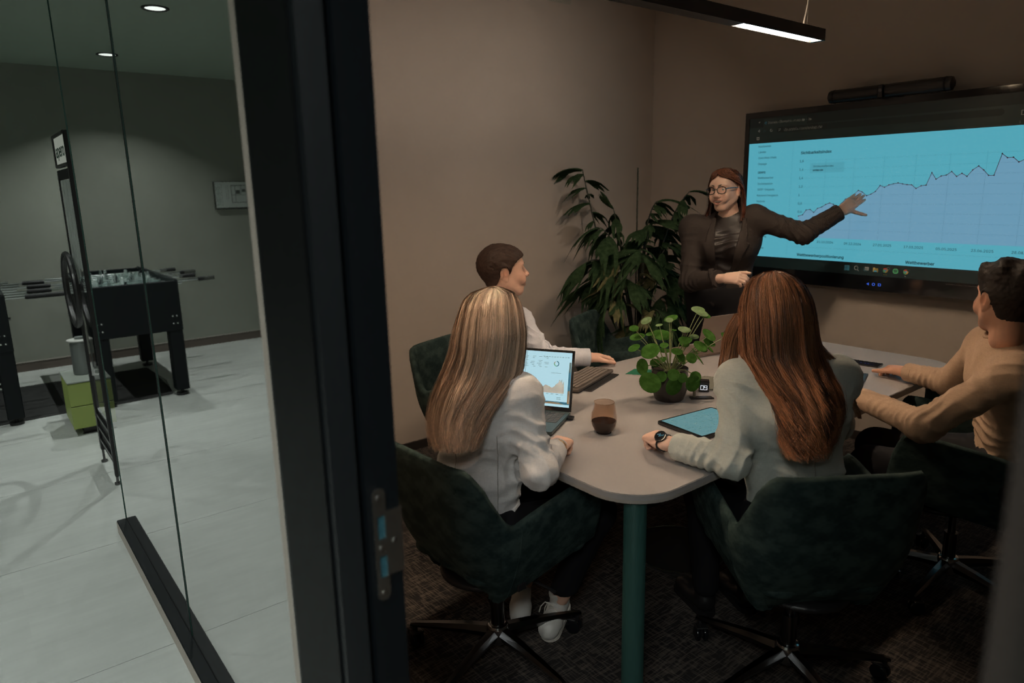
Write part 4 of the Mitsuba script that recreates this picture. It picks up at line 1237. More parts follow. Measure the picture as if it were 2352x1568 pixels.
def wallp(poly, lift, th=0.001):
    return frame_to(extrude(poly, th), (0, HY1 - lift, 0), (1, 0, 0), (0, 0, 1), (0, -1, 0))


part(t, 'board', box(qx0, qx1, HY1 - 0.045, HY1 - 0.001, qz0, qz1, 0.002), 'mat_dark_metal', 'dark backing board')
part(t, 'sheet', wallp(sg.box(qx0 + 0.006, qz0 + 0.02, qx1 - 0.006, qz1 - 0.006), 0.0455), 'mat_paper', 'white sheet')
ink = []
for a in ((2.235, 1.68, 2.30, 1.72), (2.235, 1.62, 2.30, 1.665), (2.235, 1.555, 2.30, 1.605), (2.235, 1.495, 2.30, 1.54)):
    ink.append(sg.box(*a).boundary.buffer(0.0012))
plan = sg.box(2.40, 1.52, 2.56, 1.70)
ink += [plan.boundary.buffer(0.003), sg.LineString([(2.44, 1.52), (2.44, 1.70)]).buffer(0.002), sg.LineString([(2.40, 1.60), (2.56, 1.60)]).buffer(0.002), sg.LineString([(2.50, 1.60), (2.50, 1.70)]).buffer(0.002), sg.box(2.445, 1.61, 2.49, 1.65), sg.box(2.51, 1.63, 2.55, 1.66), sg.box(2.345, 1.56, 2.365, 1.70).boundary.buffer(0.0012)]
part(t, 'plan_drawing', cat([wallp(q, 0.0463, 0.0006) for q in ink]), 'mat_plan_ink', 'dark plan lines', kind='stuff')
part(t, 'plan_legend', cat([wallp(sg.box(2.245, z, 2.285, z + 0.004), 0.0463, 0.0006) for z in np.linspace(1.50, 1.712, 16)]), 'mat_plan_green', kind='stuff')

# ---------------------------------------------------------------- pot plant with round leaves on the table
pmat('pot_dark', (0.013, 0.010, 0.010), 0.3)
pmat('soil', (0.03, 0.02, 0.015), 0.9)


def leafmat(key, a, b, trans):
    mat(key, {'type': 'principledthin', 'base_color': mikit.proc(lambda p, n, uv, a=a, b=b: MIX(a, b, SS(0.3, 0.7, FBM(p.x * 60, p.y * 60, p.z * 60)))), 'roughness': 0.24, 'spec_trans': 0.0, 'diff_trans': trans, 'eta': 1.45})


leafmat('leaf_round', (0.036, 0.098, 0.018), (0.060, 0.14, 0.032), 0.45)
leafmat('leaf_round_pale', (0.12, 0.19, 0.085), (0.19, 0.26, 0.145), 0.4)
leafmat('leaf_palm', (0.018, 0.036, 0.017), (0.032, 0.056, 0.027), 0.25)
leafmat('leaf_palm_dry', (0.085, 0.088, 0.040), (0.135, 0.125, 0.068), 0.3)
pmat('stem', (0.20, 0.22, 0.10), 0.5)
pmat('stem_dark', (0.022, 0.026, 0.016), 0.6)
t = thing('potted_plant', 'round-leaved green plant in a dark pot in the middle of the table', 'potted plant')
PX, PY = 2.20, 1.755
part(t, 'pot', lathe([(0.0, 0.001), (0.056, 0.001), (0.062, 0.006), (0.076, 0.045), (0.081, 0.085), (0.078, 0.125), (0.080, 0.134), (0.0765, 0.136), (0.074, 0.125), (0.0, 0.115)], 48).apply_scale((0.93, 0.93, 1.0)).apply_translation((PX, PY, TZ)), 'mat_pot_dark', 'dark brown pot', smooth=35)
part(t, 'soil', trimesh.creation.cylinder(0.069, 0.004, sections=32).apply_translation((PX, PY, TZ + 0.124)), 'mat_soil')
# leaves: direction of the offset in the view-free frame e1 (towards the window side), e2 (towards the display), height over the table, radius, tilt
e1, e2 = np.array([0.776, -0.630, 0]), np.array([0.630, 0.776, 0])
LV = [(-.157, .235, .020), (-.110, .175, .0), (.098, .378, .021), (.010, .330, .023), (.125, .355, .023), (.138, .345, .02), (-.090, .322, .019), (-.010, .335, .012), (-.040, .305, .012), (.045, .300, .02),
      (-.128, .258, .025), (-.095, .225, .031), (-.020, .255, .032), (.045, .262, .021), (.100, .240, .023), (.145, .275, .026), (.195, .278, .018), (.165, .205, .023), (.135, .152, .026), (-.040, .245, .014), (.095, .262, .015),
      (-.118, .152, .027), (-.093, .098, .036), (.000, .082, .032), (-.005, .130, .020), (.048, .160, .021), (.072, .095, .028), (.085, .118, .018), (-.010, .190, .021), (.025, .200, .02), (.070, .190, .018), (.105, .195, .015),
      (-.065, .160, .015), (-.030, .165, .016), (.01, .22, .018), (.055, .235, .016), (-.07, .265, .016), (.145, .245, .02), (.12, .22, .017), (.16, .24, .019), (.02, .28, .013), (-.148, .30, .015), (-.05, .12, .018), (.03, .118, .016)]
PC = np.array([PX, PY, 0])
for i, (a, hgt, r) in enumerate(LV):
    if r == 0:
        continue
    r *= 1.22
    dep = float(RNG.uniform(-0.10, 0.10)) * (0.9 if hgt < 0.3 else 0.5)
    if hgt < 0.15:
        dep = -0.082 - 0.02 * RNG.random()
    c = PC + e1 * a + e2 * dep + np.array([0, 0, TZ + hgt])
    outw = unit(c - (PC + np.array([0, 0, TZ + 0.10])))
    nrm = unit(outw * 0.75 + np.array([0, 0, 0.55 if hgt > 0.2 else 0.15]) - e2 * 0.45 + RNG.normal(0, 0.22, 3))
    u_ = unit(np.cross(nrm, [0.2, 0.1, 1.0])); v_ = np.cross(nrm, u_)
    ng, rr = 20, np.array([0, 0.35, 0.7, 0.92, 1.0])
    pts, fcs = [[0, 0, 0]], []
    for k in range(1, 5):
        for j in range(ng):
            an = 2 * np.pi * j / ng
            q = r * rr[k] * (1 + 0.05 * math.cos(an))
            pts.append([q * math.cos(an) * 1.06, q * math.sin(an), r * (0.14 * rr[k] ** 2 - 0.10 * rr[k] ** 6) * (1 + 0.3 * math.cos(2 * an))])
    for j in range(ng):
        fcs.append([0, 1 + j, 1 + (j + 1) % ng])
        for k in range(1, 4):
            a0, b0 = 1 + (k - 1) * ng + j, 1 + (k - 1) * ng + (j + 1) % ng
            fcs += [[a0, a0 + ng, b0 + ng], [a0, b0 + ng, b0]]
    lm = frame_to(trimesh.Trimesh(np.array(pts), np.array(fcs), process=False), c, u_, v_, nrm)
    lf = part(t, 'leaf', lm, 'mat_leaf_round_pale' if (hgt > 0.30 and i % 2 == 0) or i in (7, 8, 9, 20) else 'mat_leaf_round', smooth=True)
    base = PC + e1 * a * 0.12 + e2 * dep * 0.2 + np.array([0, 0, TZ + 0.125])
    mid = base * 0.45 + c * 0.55 + np.array([0, 0, 0.02 + 0.12 * max(0, 0.2 - hgt)])
    ts = np.linspace(0, 1, 7)[:, None]
    cur = (1 - ts) ** 2 * base + 2 * ts * (1 - ts) * mid + ts ** 2 * (c - nrm * 0.002)
    part(lf, 'stalk', tube(cur, [0.0019] * 7, 6), 'mat_stem')

# ---------------------------------------------------------------- tall fishtail palm in the corner
t = thing('tall_palm', 'tall dark green fishtail palm standing in the room corner behind the empty chair', 'palm')
QX, QY = 3.62, 3.20
part(t, 'planter', lathe([(0, 0.001), (0.15, 0.001), (0.165, 0.02), (0.19, 0.36), (0.195, 0.38), (0.175, 0.38), (0.17, 0.34), (0, 0.34)], 40).apply_translation((QX, QY, 0)), 'mat_pot_dark', 'dark planter', smooth=35)
part(t, 'soil', trimesh.creation.cylinder(0.171, 0.004, sections=32).apply_translation((QX, QY, 0.342)), 'mat_soil')
rs = np.random.default_rng(21)
QC = np.array([QX, QY, 0.0])


def leaflet(L, W, drop, twist):
    """a ragged, pleated fishtail leaflet from the origin along +x, hanging down towards its end"""
    nx, ny = 9, 9
    P = np.zeros((nx, ny, 3))
    for i in range(nx):
        s = i / (nx - 1)
        wid = W * (0.10 + 0.90 * s ** 0.75) * (1 - 0.35 * max(0, s - 0.75) / 0.25)
        for j in range(ny):
            q = 2 * j / (ny - 1) - 1
            ext = 1 + (0.20 * math.sin(5.1 * q + twist) + 0.12 * ((j * 7 + 3) % 4 - 1.5)) * s ** 4 - 0.20 * abs(q) ** 2 * s
            P[i, j] = [L * s * ext * (1 - 0.15 * drop * s), q * wid * 0.5, -drop * L * (s * ext) ** 1.8 + 0.05 * W * (1 if j % 2 else -1) * s - 0.10 * W * q * q]
    v = P.reshape(-1, 3)
    f = []
    for i in range(nx - 1):
        for j in range(ny - 1):
            a = i * ny + j
            f += [[a, a + ny, a + ny + 1], [a, a + ny + 1, a + 1]]
    return trimesh.Trimesh(v, np.array(f), process=False)


# stems and fronds: (offset e1, offset e2, height) of root, of the tip; leaflets along it
FR = [((-.05, .02, .36), (-.34, .10, 1.32), (-.44, .16, 1.72)), ((.02, .0, .36), (.02, .0, 1.30), (.14, -.02, 1.50)), ((.0, -.03, .36), (-.20, -.18, 1.15), (-.48, -.20, 1.10)),
      ((.05, .0, .36), (.16, .02, 1.25), (.40, .0, 1.56)), ((-.03, -.03, .36), (-.12, -.20, .95), (-.30, -.36, .86)), ((.0, .03, .36), (.06, .0, 1.05), (.26, -.18, 1.00)), ((.0, .0, .36), (-.12, .05, 1.15), (-.20, .05, 1.45)),
      ((.03, -.05, .36), (.05, -.22, .85), (.10, -.42, .78)), ((.03, .02, .36), (.12, -.10, .95), (.33, -.16, .80)), ((-.04, .03, .36), (-.22, .0, 1.0), (-.42, -.05, .95)), ((.0, .0, .36), (-.02, -.12, 1.15), (-.05, -.30, 1.20)),
      ((.02, -.02, .36), (.10, -.10, 1.15), (.28, -.10, 1.22)), ((-.02, -.02, .36), (-.16, -.12, 1.22), (-.36, -.12, 1.34)), ((0, 0, .36), (.0, -.16, .75), (-.12, -.34, .66)), ((0, 0, .36), (.1, -.14, .72), (.22, -.3, .62)),
      ((0, 0, .36), (-.10, -.10, .95), (-.16, -.30, 1.02)), ((0, 0, .36), (.05, .05, 1.2), (.10, .0, 1.36))]


def q3(o):
    return QC + e1 * (o[0] * .84 + .015) + e2 * o[1] + np.array([0, 0, o[2]])


for fi, (r0, r1, r2) in enumerate(FR):
    A, B, C_ = q3(r0), q3(r1), q3(r2)
    ts = np.linspace(0, 1, 17)[:, None]
    cur = (1 - ts) ** 2 * A + 2 * ts * (1 - ts) * (B * 1.0 + (B - (A + C_) / 2) * 0.35) + ts ** 2 * C_
    st = part(t, 'stem', tube(cur, np.linspace(0.010, 0.003, 17), 7), 'mat_stem_dark', smooth=True)
    n = 10 if fi < 4 else 9
    for k in range(n):
        s = 0.50 + 0.50 * k / (n - 1)
        i = min(int(s * 16), 15)
        p = cur[i] * (1 - (s * 16 - i)) + cur[i + 1] * (s * 16 - i)
        tg = unit(cur[i + 1] - cur[i])
        sd = unit(np.cross(tg, [0, 0, 1.0])) * (1 if k % 2 else -1)
        d_ = unit(tg * (0.55 if k < n - 1 else 1.0) + sd * (0.8 if k < n - 1 else 0.1) + np.array([0, 0, -0.12]) + rs.normal(0, 0.25, 3))
        L = float(rs.uniform(0.15, 0.26)) * (0.78 if r2[2] > 1.4 else 1.0)
        W = L * float(rs.uniform(0.45, 0.80))
        lm = leaflet(L, W, float(rs.uniform(0.35, 0.95)), float(rs.uniform(0, 6)))
        dh = unit([d_[0], d_[1], 0.0])
        ex = unit(dh + np.array([0, 0, d_[2] * 0.6])); ey = unit(np.cross([0, 0, 1.0], ex) + rs.normal(0, 0.35, 3)); ey = unit(ey - ex * (ey @ ex))
        lm = frame_to(lm, p, ex, ey, np.cross(ex, ey))
        v = lm.vertices.copy()
        v[:, 1] = np.minimum(v[:, 1], YL - 0.01); v[:, 0] = np.minimum(v[:, 0], XW - 0.02)
        v[:, 2] = np.maximum(v[:, 2], 0.05)
        dry = p[2] < 1.12 and p[2] > 0.7 and (fi * 3 + k) % 6 == 0
        part(st, 'leaflet', trimesh.Trimesh(v, lm.faces, process=False), 'mat_leaf_palm_dry' if dry else 'mat_leaf_palm', smooth=True)
st = part(t, 'support_rod', tube([QC + e1 * 0.0 + np.array([0, 0, 0.34]), QC + e1 * 0.0 + np.array([0, 0, 1.72])], 0.005, 8), 'mat_stem_dark', 'thin dark support rod')

# ---------------------------------------------------------------- people
mat('skin', {'type': 'principled', 'base_color': {'type': 'mesh_attribute', 'name': 'vertex_color'}, 'roughness': 0.48, 'specular': 0.35})
mat('hair', {'type': 'principled', 'base_color': {'type': 'mesh_attribute', 'name': 'vertex_color'}, 'roughness': 0.42, 'specular': 0.5})
mat('hair_short', {'type': 'principled', 'base_color': {'type': 'mesh_attribute', 'name': 'vertex_color'}, 'roughness': 0.68, 'specular': 0.25})
pmat('hair_black', (0.012, 0.009, 0.008), 0.5)
pmat('eye_white', (0.62, 0.58, 0.55), 0.2)
pmat('iris', (0.06, 0.07, 0.06), 0.1)
pmat('mouth', (0.06, 0.015, 0.012), 0.5)
pmat('teeth', (0.85, 0.81, 0.75), 0.3)
pmat('beige_blazer', mikit.proc(t_cloth((0.66, 0.63, 0.615))), 0.7, spec=0.25, sheen=0.2)
pmat('sage_blazer', mikit.proc(t_cloth((0.46, 0.48, 0.44))), 0.75, spec=0.2, sheen=0.2)
pmat('black_blazer', mikit.proc(t_cloth((0.030, 0.024, 0.022), amp=0.35)), 0.8, spec=0.2, sheen=0.25)
pmat('black_blouse', (0.020, 0.016, 0.0155), 0.45, spec=0.4, sheen=0.2)
pmat('tan_sweater', mikit.proc(t_cloth((0.44, 0.30, 0.205), amp=0.22)), 0.85, spec=0.15, sheen=0.3)
pmat('pale_shirt', mikit.proc(t_cloth((0.66, 0.66, 0.70))), 0.7, spec=0.2)
pmat('black_cloth', (0.010, 0.010, 0.012), 0.8, spec=0.15)
pmat('sneaker', (0.60, 0.58, 0.54), 0.55)
pmat('lace', (0.66, 0.62, 0.55), 0.7)
pmat('gold', (0.75, 0.50, 0.25), 0.25, metallic=1.0)
pmat('pearl', (0.72, 0.66, 0.60), 0.2)
pmat('frame_black', (0.012, 0.012, 0.014), 0.25)
pmat('frame_blue', (0.06, 0.13, 0.22), 0.25)

UP = np.array([0, 0, 1.0])
A3 = lambda *q: np.array(q, float)  # noqa: E731


def trunk(F, J, g, k=0.07):
    P, N, l, f = J['P'], J['N'], J['l'], J['f']
    L = np.linalg.norm(N - P)
    u = unit(N - P)
    w = J.get('w', 1.0)
    F.cap(P - l * .075 * w, P + l * .075 * w, .112 * w + g, k=k, flat=(f, .92))
    F.cap(P + u * L * .36 - l * .055 * w, P + u * L * .36 + l * .055 * w, .100 * w + g, k=k, flat=(f, .9))
    F.cap(P + u * L * .70 - l * .075 * w, P + u * L * .70 + l * .075 * w, .108 * w + g, k=k, flat=(f, .95))
    for s in ('R', 'L'):
        F.cap(N - u * .055, J['S' + s], .062 * w + g * .9, .050 * w + g, k=.05)
        F.cap(P + u * L * .70 + (l if s == 'L' else -l) * .07 * w, J['S' + s] - u * .02, .085 * w + g, .052 * w + g, k=.05)
    F.cap(N - u * .03, N + u * .015, .064 * w + g, .055 + g, k=.05)
    if J.get('bust'):
        for s in (-1, 1):
            F.ell(P + u * L * .66 + f * .085 + l * .070 * s, np.array([.065, .07, .07]) + g, None, k=.05)


def arm(F, J, s, g, k=.03, taper=1.0):
    S, E, W = J['S' + s], J['E' + s], J['W' + s]
    w = J.get('w', 1.0)
    F.cap(S, E, .050 * w + g, .040 * w + g * taper, k=k)
    F.cap(E, W, .041 * w + g * taper, .027 + g * taper, k=k)


def leg(F, J, s, g, k=.04):
    H, K, An = J['H' + s], J['K' + s], J['A' + s]
    F.cap(H, K, .082 + g, .056 + g, k=k)
    F.cap(K, An, .055 + g, .036 + g, k=k)


def head_field(h=0.0030, female=False, smile=0.5):
    F = Field((-.135, -.11, -.21), (.15, .11, .15), h)
    F.ell((-.014, 0, .034), (.098, .077, .088), k=0)
    F.ell((.026, 0, -.028), (.066, .060 if not female else .0565, .078), k=.04)
    F.ell((.045, 0, .045), (.050, .060, .050), k=.03)                      # forehead
    F.ell((.064, 0, -.090), (.026, .026, .022), k=.03)                    # chin
    for s in (-1, 1):
        F.cap((-.005, s * (.056 if not female else .051), -.045), (.055, s * (.022 if not female else .016), -.088), .020 if not female else .017, .017 if not female else .014, k=.03)   # jaw line
        F.ell((.066, s * .041, -.022), (.024, .022, .022), k=.025)        # cheek
        F.ell((.080, s * .030, .034), (.014, .024, .009), k=.016)         # brow ridge
        F.ell((.101, s * .031, .013), (.020, .019, .014), k=.012, sub=True)   # eye socket
        F.ell((.071, s * .031, .012), (.0165, .0165, .0150), k=.006)      # lids and eyeball bulge
        F.ell((.081, s * .037, -.042), (.013, .015, .016), k=.024)        # smiling cheek fold
        F.ell((.0885, s * .0315, .0115), (.0085, .0125, .0056), basis(s * 14), k=.002, sub=True)   # lid opening
    F.cap((.091, 0, .022), (.112 if not female else .109, 0, -.019), .0085, .0120 if not female else .0105, k=.014)        # nose
    F.ell((.114 if not female else .1115, 0, -.021), np.array([.0125, .0125, .0105]) * (1 if not female else .88), k=.008)
    for s in (-1, 1):
        F.ell((.103, s * .0125, -.026), (.011, .0085, .0085), k=.008)
    F.ell((.090, 0, -.054), (.013, .029, .021), k=.014)                   # mouth mound
    w_, up_, op = .021 + .0062 * smile, .0040 * smile, .0022 + .0036 * smile
    for q in (-1, 1):                                                     # lips, drawn up at the corners
        F.cap((.0935, q * w_, -.0525 + up_), (.1005, 0, -.0490), .0040, .0052, k=.005)
        F.cap((.0930, q * w_, -.0535 + up_), (.0985, 0, -.0640 - op), .0038, .0060, k=.005)
    F.ell((.102, 0, -.0560 - op * .4 + .002 * smile), (.020, w_ - .001, .0014 + op), k=.002, sub=True)
    F.cap((-.022, 0, -.05), (-.032, 0, -.125), .052 if not female else .046, .050 if not female else .044, k=.03)   # neck
    for s in (-1, 1):
        R = basis(s * 22, 0, -s * 4) @ np.eye(3)
        F.ell((-.012, s * .079, .000), (.019, .0075, .032), R, k=.008)
        F.ell((-.010, s * .086, .004), (.010, .006, .018), R, k=.004, sub=True)
        F.ell((-.006, s * .077, -.029), (.008, .006, .009), k=.006)
    return F


HEAD_M, HEAD_F = head_field(smile=.6), head_field(female=True, smile=1.2)
SKIN_MESH = {}


def head_mesh(female):
    if female not in SKIN_MESH:
        SKIN_MESH[female] = (HEAD_F if female else HEAD_M).mesh()
    return SKIN_MESH[female]


def to_world(m, c, R, s=1.0):
    v = np.asarray(m.vertices) * s
    return trimesh.Trimesh(v @ R.T + c, m.faces, process=False)


def chain(F, p, d, n, curls, lens, rad, k=.004):
    """a finger: d direction, n back-of-hand normal; each joint bends away from n"""
    p, d, n = np.array(p, float), unit(d), unit(n)
    for c, L, r0, r1 in zip(curls, lens, rad[:-1], rad[1:]):
        a = math.radians(c)
        d, n = unit(d * math.cos(a) - n * math.sin(a)), unit(n * math.cos(a) + d * math.sin(a))
        q = p + d * L
        F.cap(p, q, r0, r1, k=k)
        p = q
    return p


def hand(w, d, n, t, curl=(15, 20, 15), spread=4.0, thumb=(35, 10, 10), size=1.0, fan=None, lift=None):
    """w wrist, d towards the fingers, n back of the hand, t thumb side"""
    d = unit(d); n = unit(n - d * (n @ d)); t = unit(t - d * (t @ d) - n * (t @ n))
    w = np.asarray(w, float)
    F = Field(w - .25, w + .25, 0.003)
    F.v = np.full(F.n, 9.0, np.float32)
    s = size
    F.cap(w - d * .03, w + d * .015, .025 * s, .024 * s, k=0, flat=(n, .78))
    for o, r in ((.025, .0135), (.009, .0145), (-.008, .0140), (-.024, .0125)):
        F.cap(w + d * .012 + t * o * .55 * s, w + d * .082 * s + t * o * s, .0155 * s, r * s * .86, k=.016)
    F.cap(w + d * .018 + t * .016 * s - n * .004, w + d * .05 * s + t * .030 * s - n * .006, .017 * s, .013 * s, k=.014)       # thumb ball
    base = ((.026, .083, .072), (.009, .088, .080), (-.008, .085, .075), (-.024, .077, .060))
    for i, (o, b, L) in enumerate(base):
        a = math.radians(spread * (1.4 - i)) if fan is None else math.radians(fan[i])
        dd = unit(d * math.cos(a) + t * math.sin(a))
        cu = curl if not isinstance(curl[0], (tuple, list)) else curl[i]
        r = (.0092, .0085, .0078, .0066) if i < 3 else (.0082, .0074, .0066, .0058)
        chain(F, w + d * b * s + t * o * s, dd, n, cu, (L * .48 * s, L * .30 * s, L * .24 * s), [q * s for q in r])
    a = math.radians(thumb[0])
    dd = unit(d * math.cos(a) + t * math.sin(a) - n * .18)
    tn = unit(n * .6 - t * .0 + np.cross(d, n) * 0.0)
    chain(F, w + d * .045 * s + t * .030 * s - n * .006, dd, unit(t * 1.0 - dd * (t @ dd)), (thumb[1] * .0, thumb[1], thumb[2]), (.030 * s, .034 * s, .026 * s), [.0125 * s, .0102 * s, .0092 * s, .0072 * s])
    return F.mesh()


def skin_part(key, meshes, tone, marks=(), seed=0):
    """one continuous body mesh with its own skin colouring (lips, blush) per vertex; marks = (centre, radius, colour, strength)"""
    m = union(meshes)
    v = np.asarray(m.vertices)
    c = np.tile(np.array(tone), (len(v), 1)) * (0.93 + 0.14 * meshkit.fbm(v * 45 + seed)[:, None])
    for p, r, col, st in marks:
        q = (v - p) if np.ndim(r) == 0 else (v - p)
        wgt = np.exp(-((np.linalg.norm(q / np.asarray(r), axis=1)) ** 2))[:, None] * st
        c = c * (1 - wgt) + np.array(col) * wgt
    part(key, 'body', m, 'mat_skin', smooth=True, color=np.clip(c, 0, 1))


def body_mesh(J, h=0.009, legs=True, lo=None, hi=None):
    pts = np.array([J[k] for k in J if isinstance(J[k], np.ndarray) and k not in ('l', 'f', 'R')])
    F = Field(pts.min(0) - .18, pts.max(0) + .18, h)
    trunk(F, J, -.004)
    for s in 'RL':
        arm(F, J, s, -.002)
        if legs:
            leg(F, J, s, -.004)
    F.cap(J['N'] - UP * .03, J['C'] + J['R'] @ A3(-.03, 0, -.09), .056, .050, k=.03)
    return F.mesh()


def head_marks(J, female, tone):
    R, C = J['R'], J['C']
    W = lambda *q: C + R @ A3(*q)  # noqa: E731
    lip = (0.50, 0.14, 0.12) if female else (0.42, 0.17, 0.12)
    sm = 1.2 if female else .6
    w_, up_, op = .021 + .0062 * sm, .0040 * sm, .0022 + .0036 * sm
    mk = []
    for q in np.linspace(-1, 1, 9):
        a = abs(q)
        mk.append((W(.1035 * (1 - a) + .0965 * a, q * w_, -.0478 * (1 - a) + (-.0520 + up_) * a), .0052 - .0015 * a, lip, .8))
        mk.append((W(.1020 * (1 - a) + .0960 * a, q * w_, (-.0655 - op) * (1 - a) + (-.0540 + up_) * a), .0062 - .0024 * a, lip, .8))
    for s in (-1, 1):
        mk += [(W(.075, s * .043, -.025), .024, tuple(np.array(tone) * (1.0, .72, .66)), .5), (W(-.012, s * .083, .0), .022, tuple(np.array(tone) * (1.05, .72, .62)), .45)]
        for k in range(5):
            y = .016 + .0075 * k
            mk.append((W(.094 - .0042 * k, s * y, .0345 + .003 * math.sin(k / 4 * 2.6)), (.009, .006, .0030), (.05, .03, .02), .85))
    mk.append((W(.118, 0, -.022), .014, tuple(np.array(tone) * (1.02, .76, .68)), .4))
    return mk


def eyes(key, J, look=(0.0, 0.0), sc=1.0):
    R, C = J['R'], J['C']
    for s in (-1, 1):
        c = A3(.0742, s * .031, .0115)
        part(key, 'eye', to_world(sphere((0, 0, 0), .0128, 3), C + R @ c * sc, R, sc), 'mat_eye_white', smooth=True)
        g = unit(A3(1, look[0] + s * 0.02, look[1]))
        part(key, 'iris', to_world(sphere(g * .0089, .0052, 2), C + R @ c * sc, R, sc), 'mat_iris', smooth=True)


def brows(key, J, tone, sc=1.0):
    pmat('brow_' + key, tone, 0.7)
    for s in (-1, 1):
        pts = [J['C'] + J['R'] @ (A3(.1030 - .0022 * k - .0011 * k * k, s * (.013 + .0085 * k), .0330 + .0042 * math.sin(k / 4 * 2.7)) * sc) for k in range(5)]
        part(key, 'eyebrow', tube(pts, [.0022, .0030, .0029, .0023, .0010], 7), 'mat_brow_' + key, smooth=True)


def ribbons(paths, widths, outs, name, key, cols, seed=0):
    """hair strands as slim three-sided blades along the paths (n, m, 3); outs = outward directions"""
    n, m, _ = paths.shape
    tg = np.gradient(paths, axis=1)
    tg /= np.linalg.norm(tg, axis=2, keepdims=True) + 1e-9
    sd = np.cross(outs, tg)
    sd /= np.linalg.norm(sd, axis=2, keepdims=True) + 1e-9
    w = widths[:, :, None]
    V = np.stack([paths - sd * w * .5, paths + outs * w * .32, paths + sd * w * .5], 2)       # n m 3 3
    v = V.reshape(-1, 3)
    f = []
    base = (np.arange(n) * m * 3)[:, None, None]
    i = (np.arange(m - 1) * 3)[None, :, None]
    for a, b in ((0, 1), (1, 2), (2, 0)):
        q = np.concatenate([base + i + a, base + i + 3 + a, base + i + 3 + b, base + i + b], 2).reshape(-1, 4)
        f += [q[:, [0, 1, 2]], q[:, [0, 2, 3]]]
    c = np.repeat(cols.reshape(n, m, 1, 3), 3, 2).reshape(-1, 3)
    part(key, name, trimesh.Trimesh(v, np.vstack(f)[:, ::-1], process=False), 'mat_hair', smooth=True, color=np.clip(c, 0, 1), kind='stuff')


R_, W_DIR = np.array([.785, -.619, 0.0]), np.array([.619, .785, 0.0])


def loft(rows, phi, t, axes=None):
    """point of a hair surface: rows (x, y, z, half width across, half depth), phi round it (0 = at the back, to the viewer), t from crown to tips"""
    rows = np.asarray(rows, float)
    q = np.interp(t, np.linspace(0, 1, len(rows)), np.arange(len(rows)))
    r = np.stack([np.interp(q, np.arange(len(rows)), rows[:, i]) for i in range(5)], -1)
    la, da = (R_, W_DIR) if axes is None else axes
    out = np.sin(phi)[..., None] * la - np.cos(phi)[..., None] * da
    p = r[..., :3] + (np.sin(phi) * r[..., 3])[..., None] * la - (np.cos(phi) * r[..., 4])[..., None] * da
    return p, out


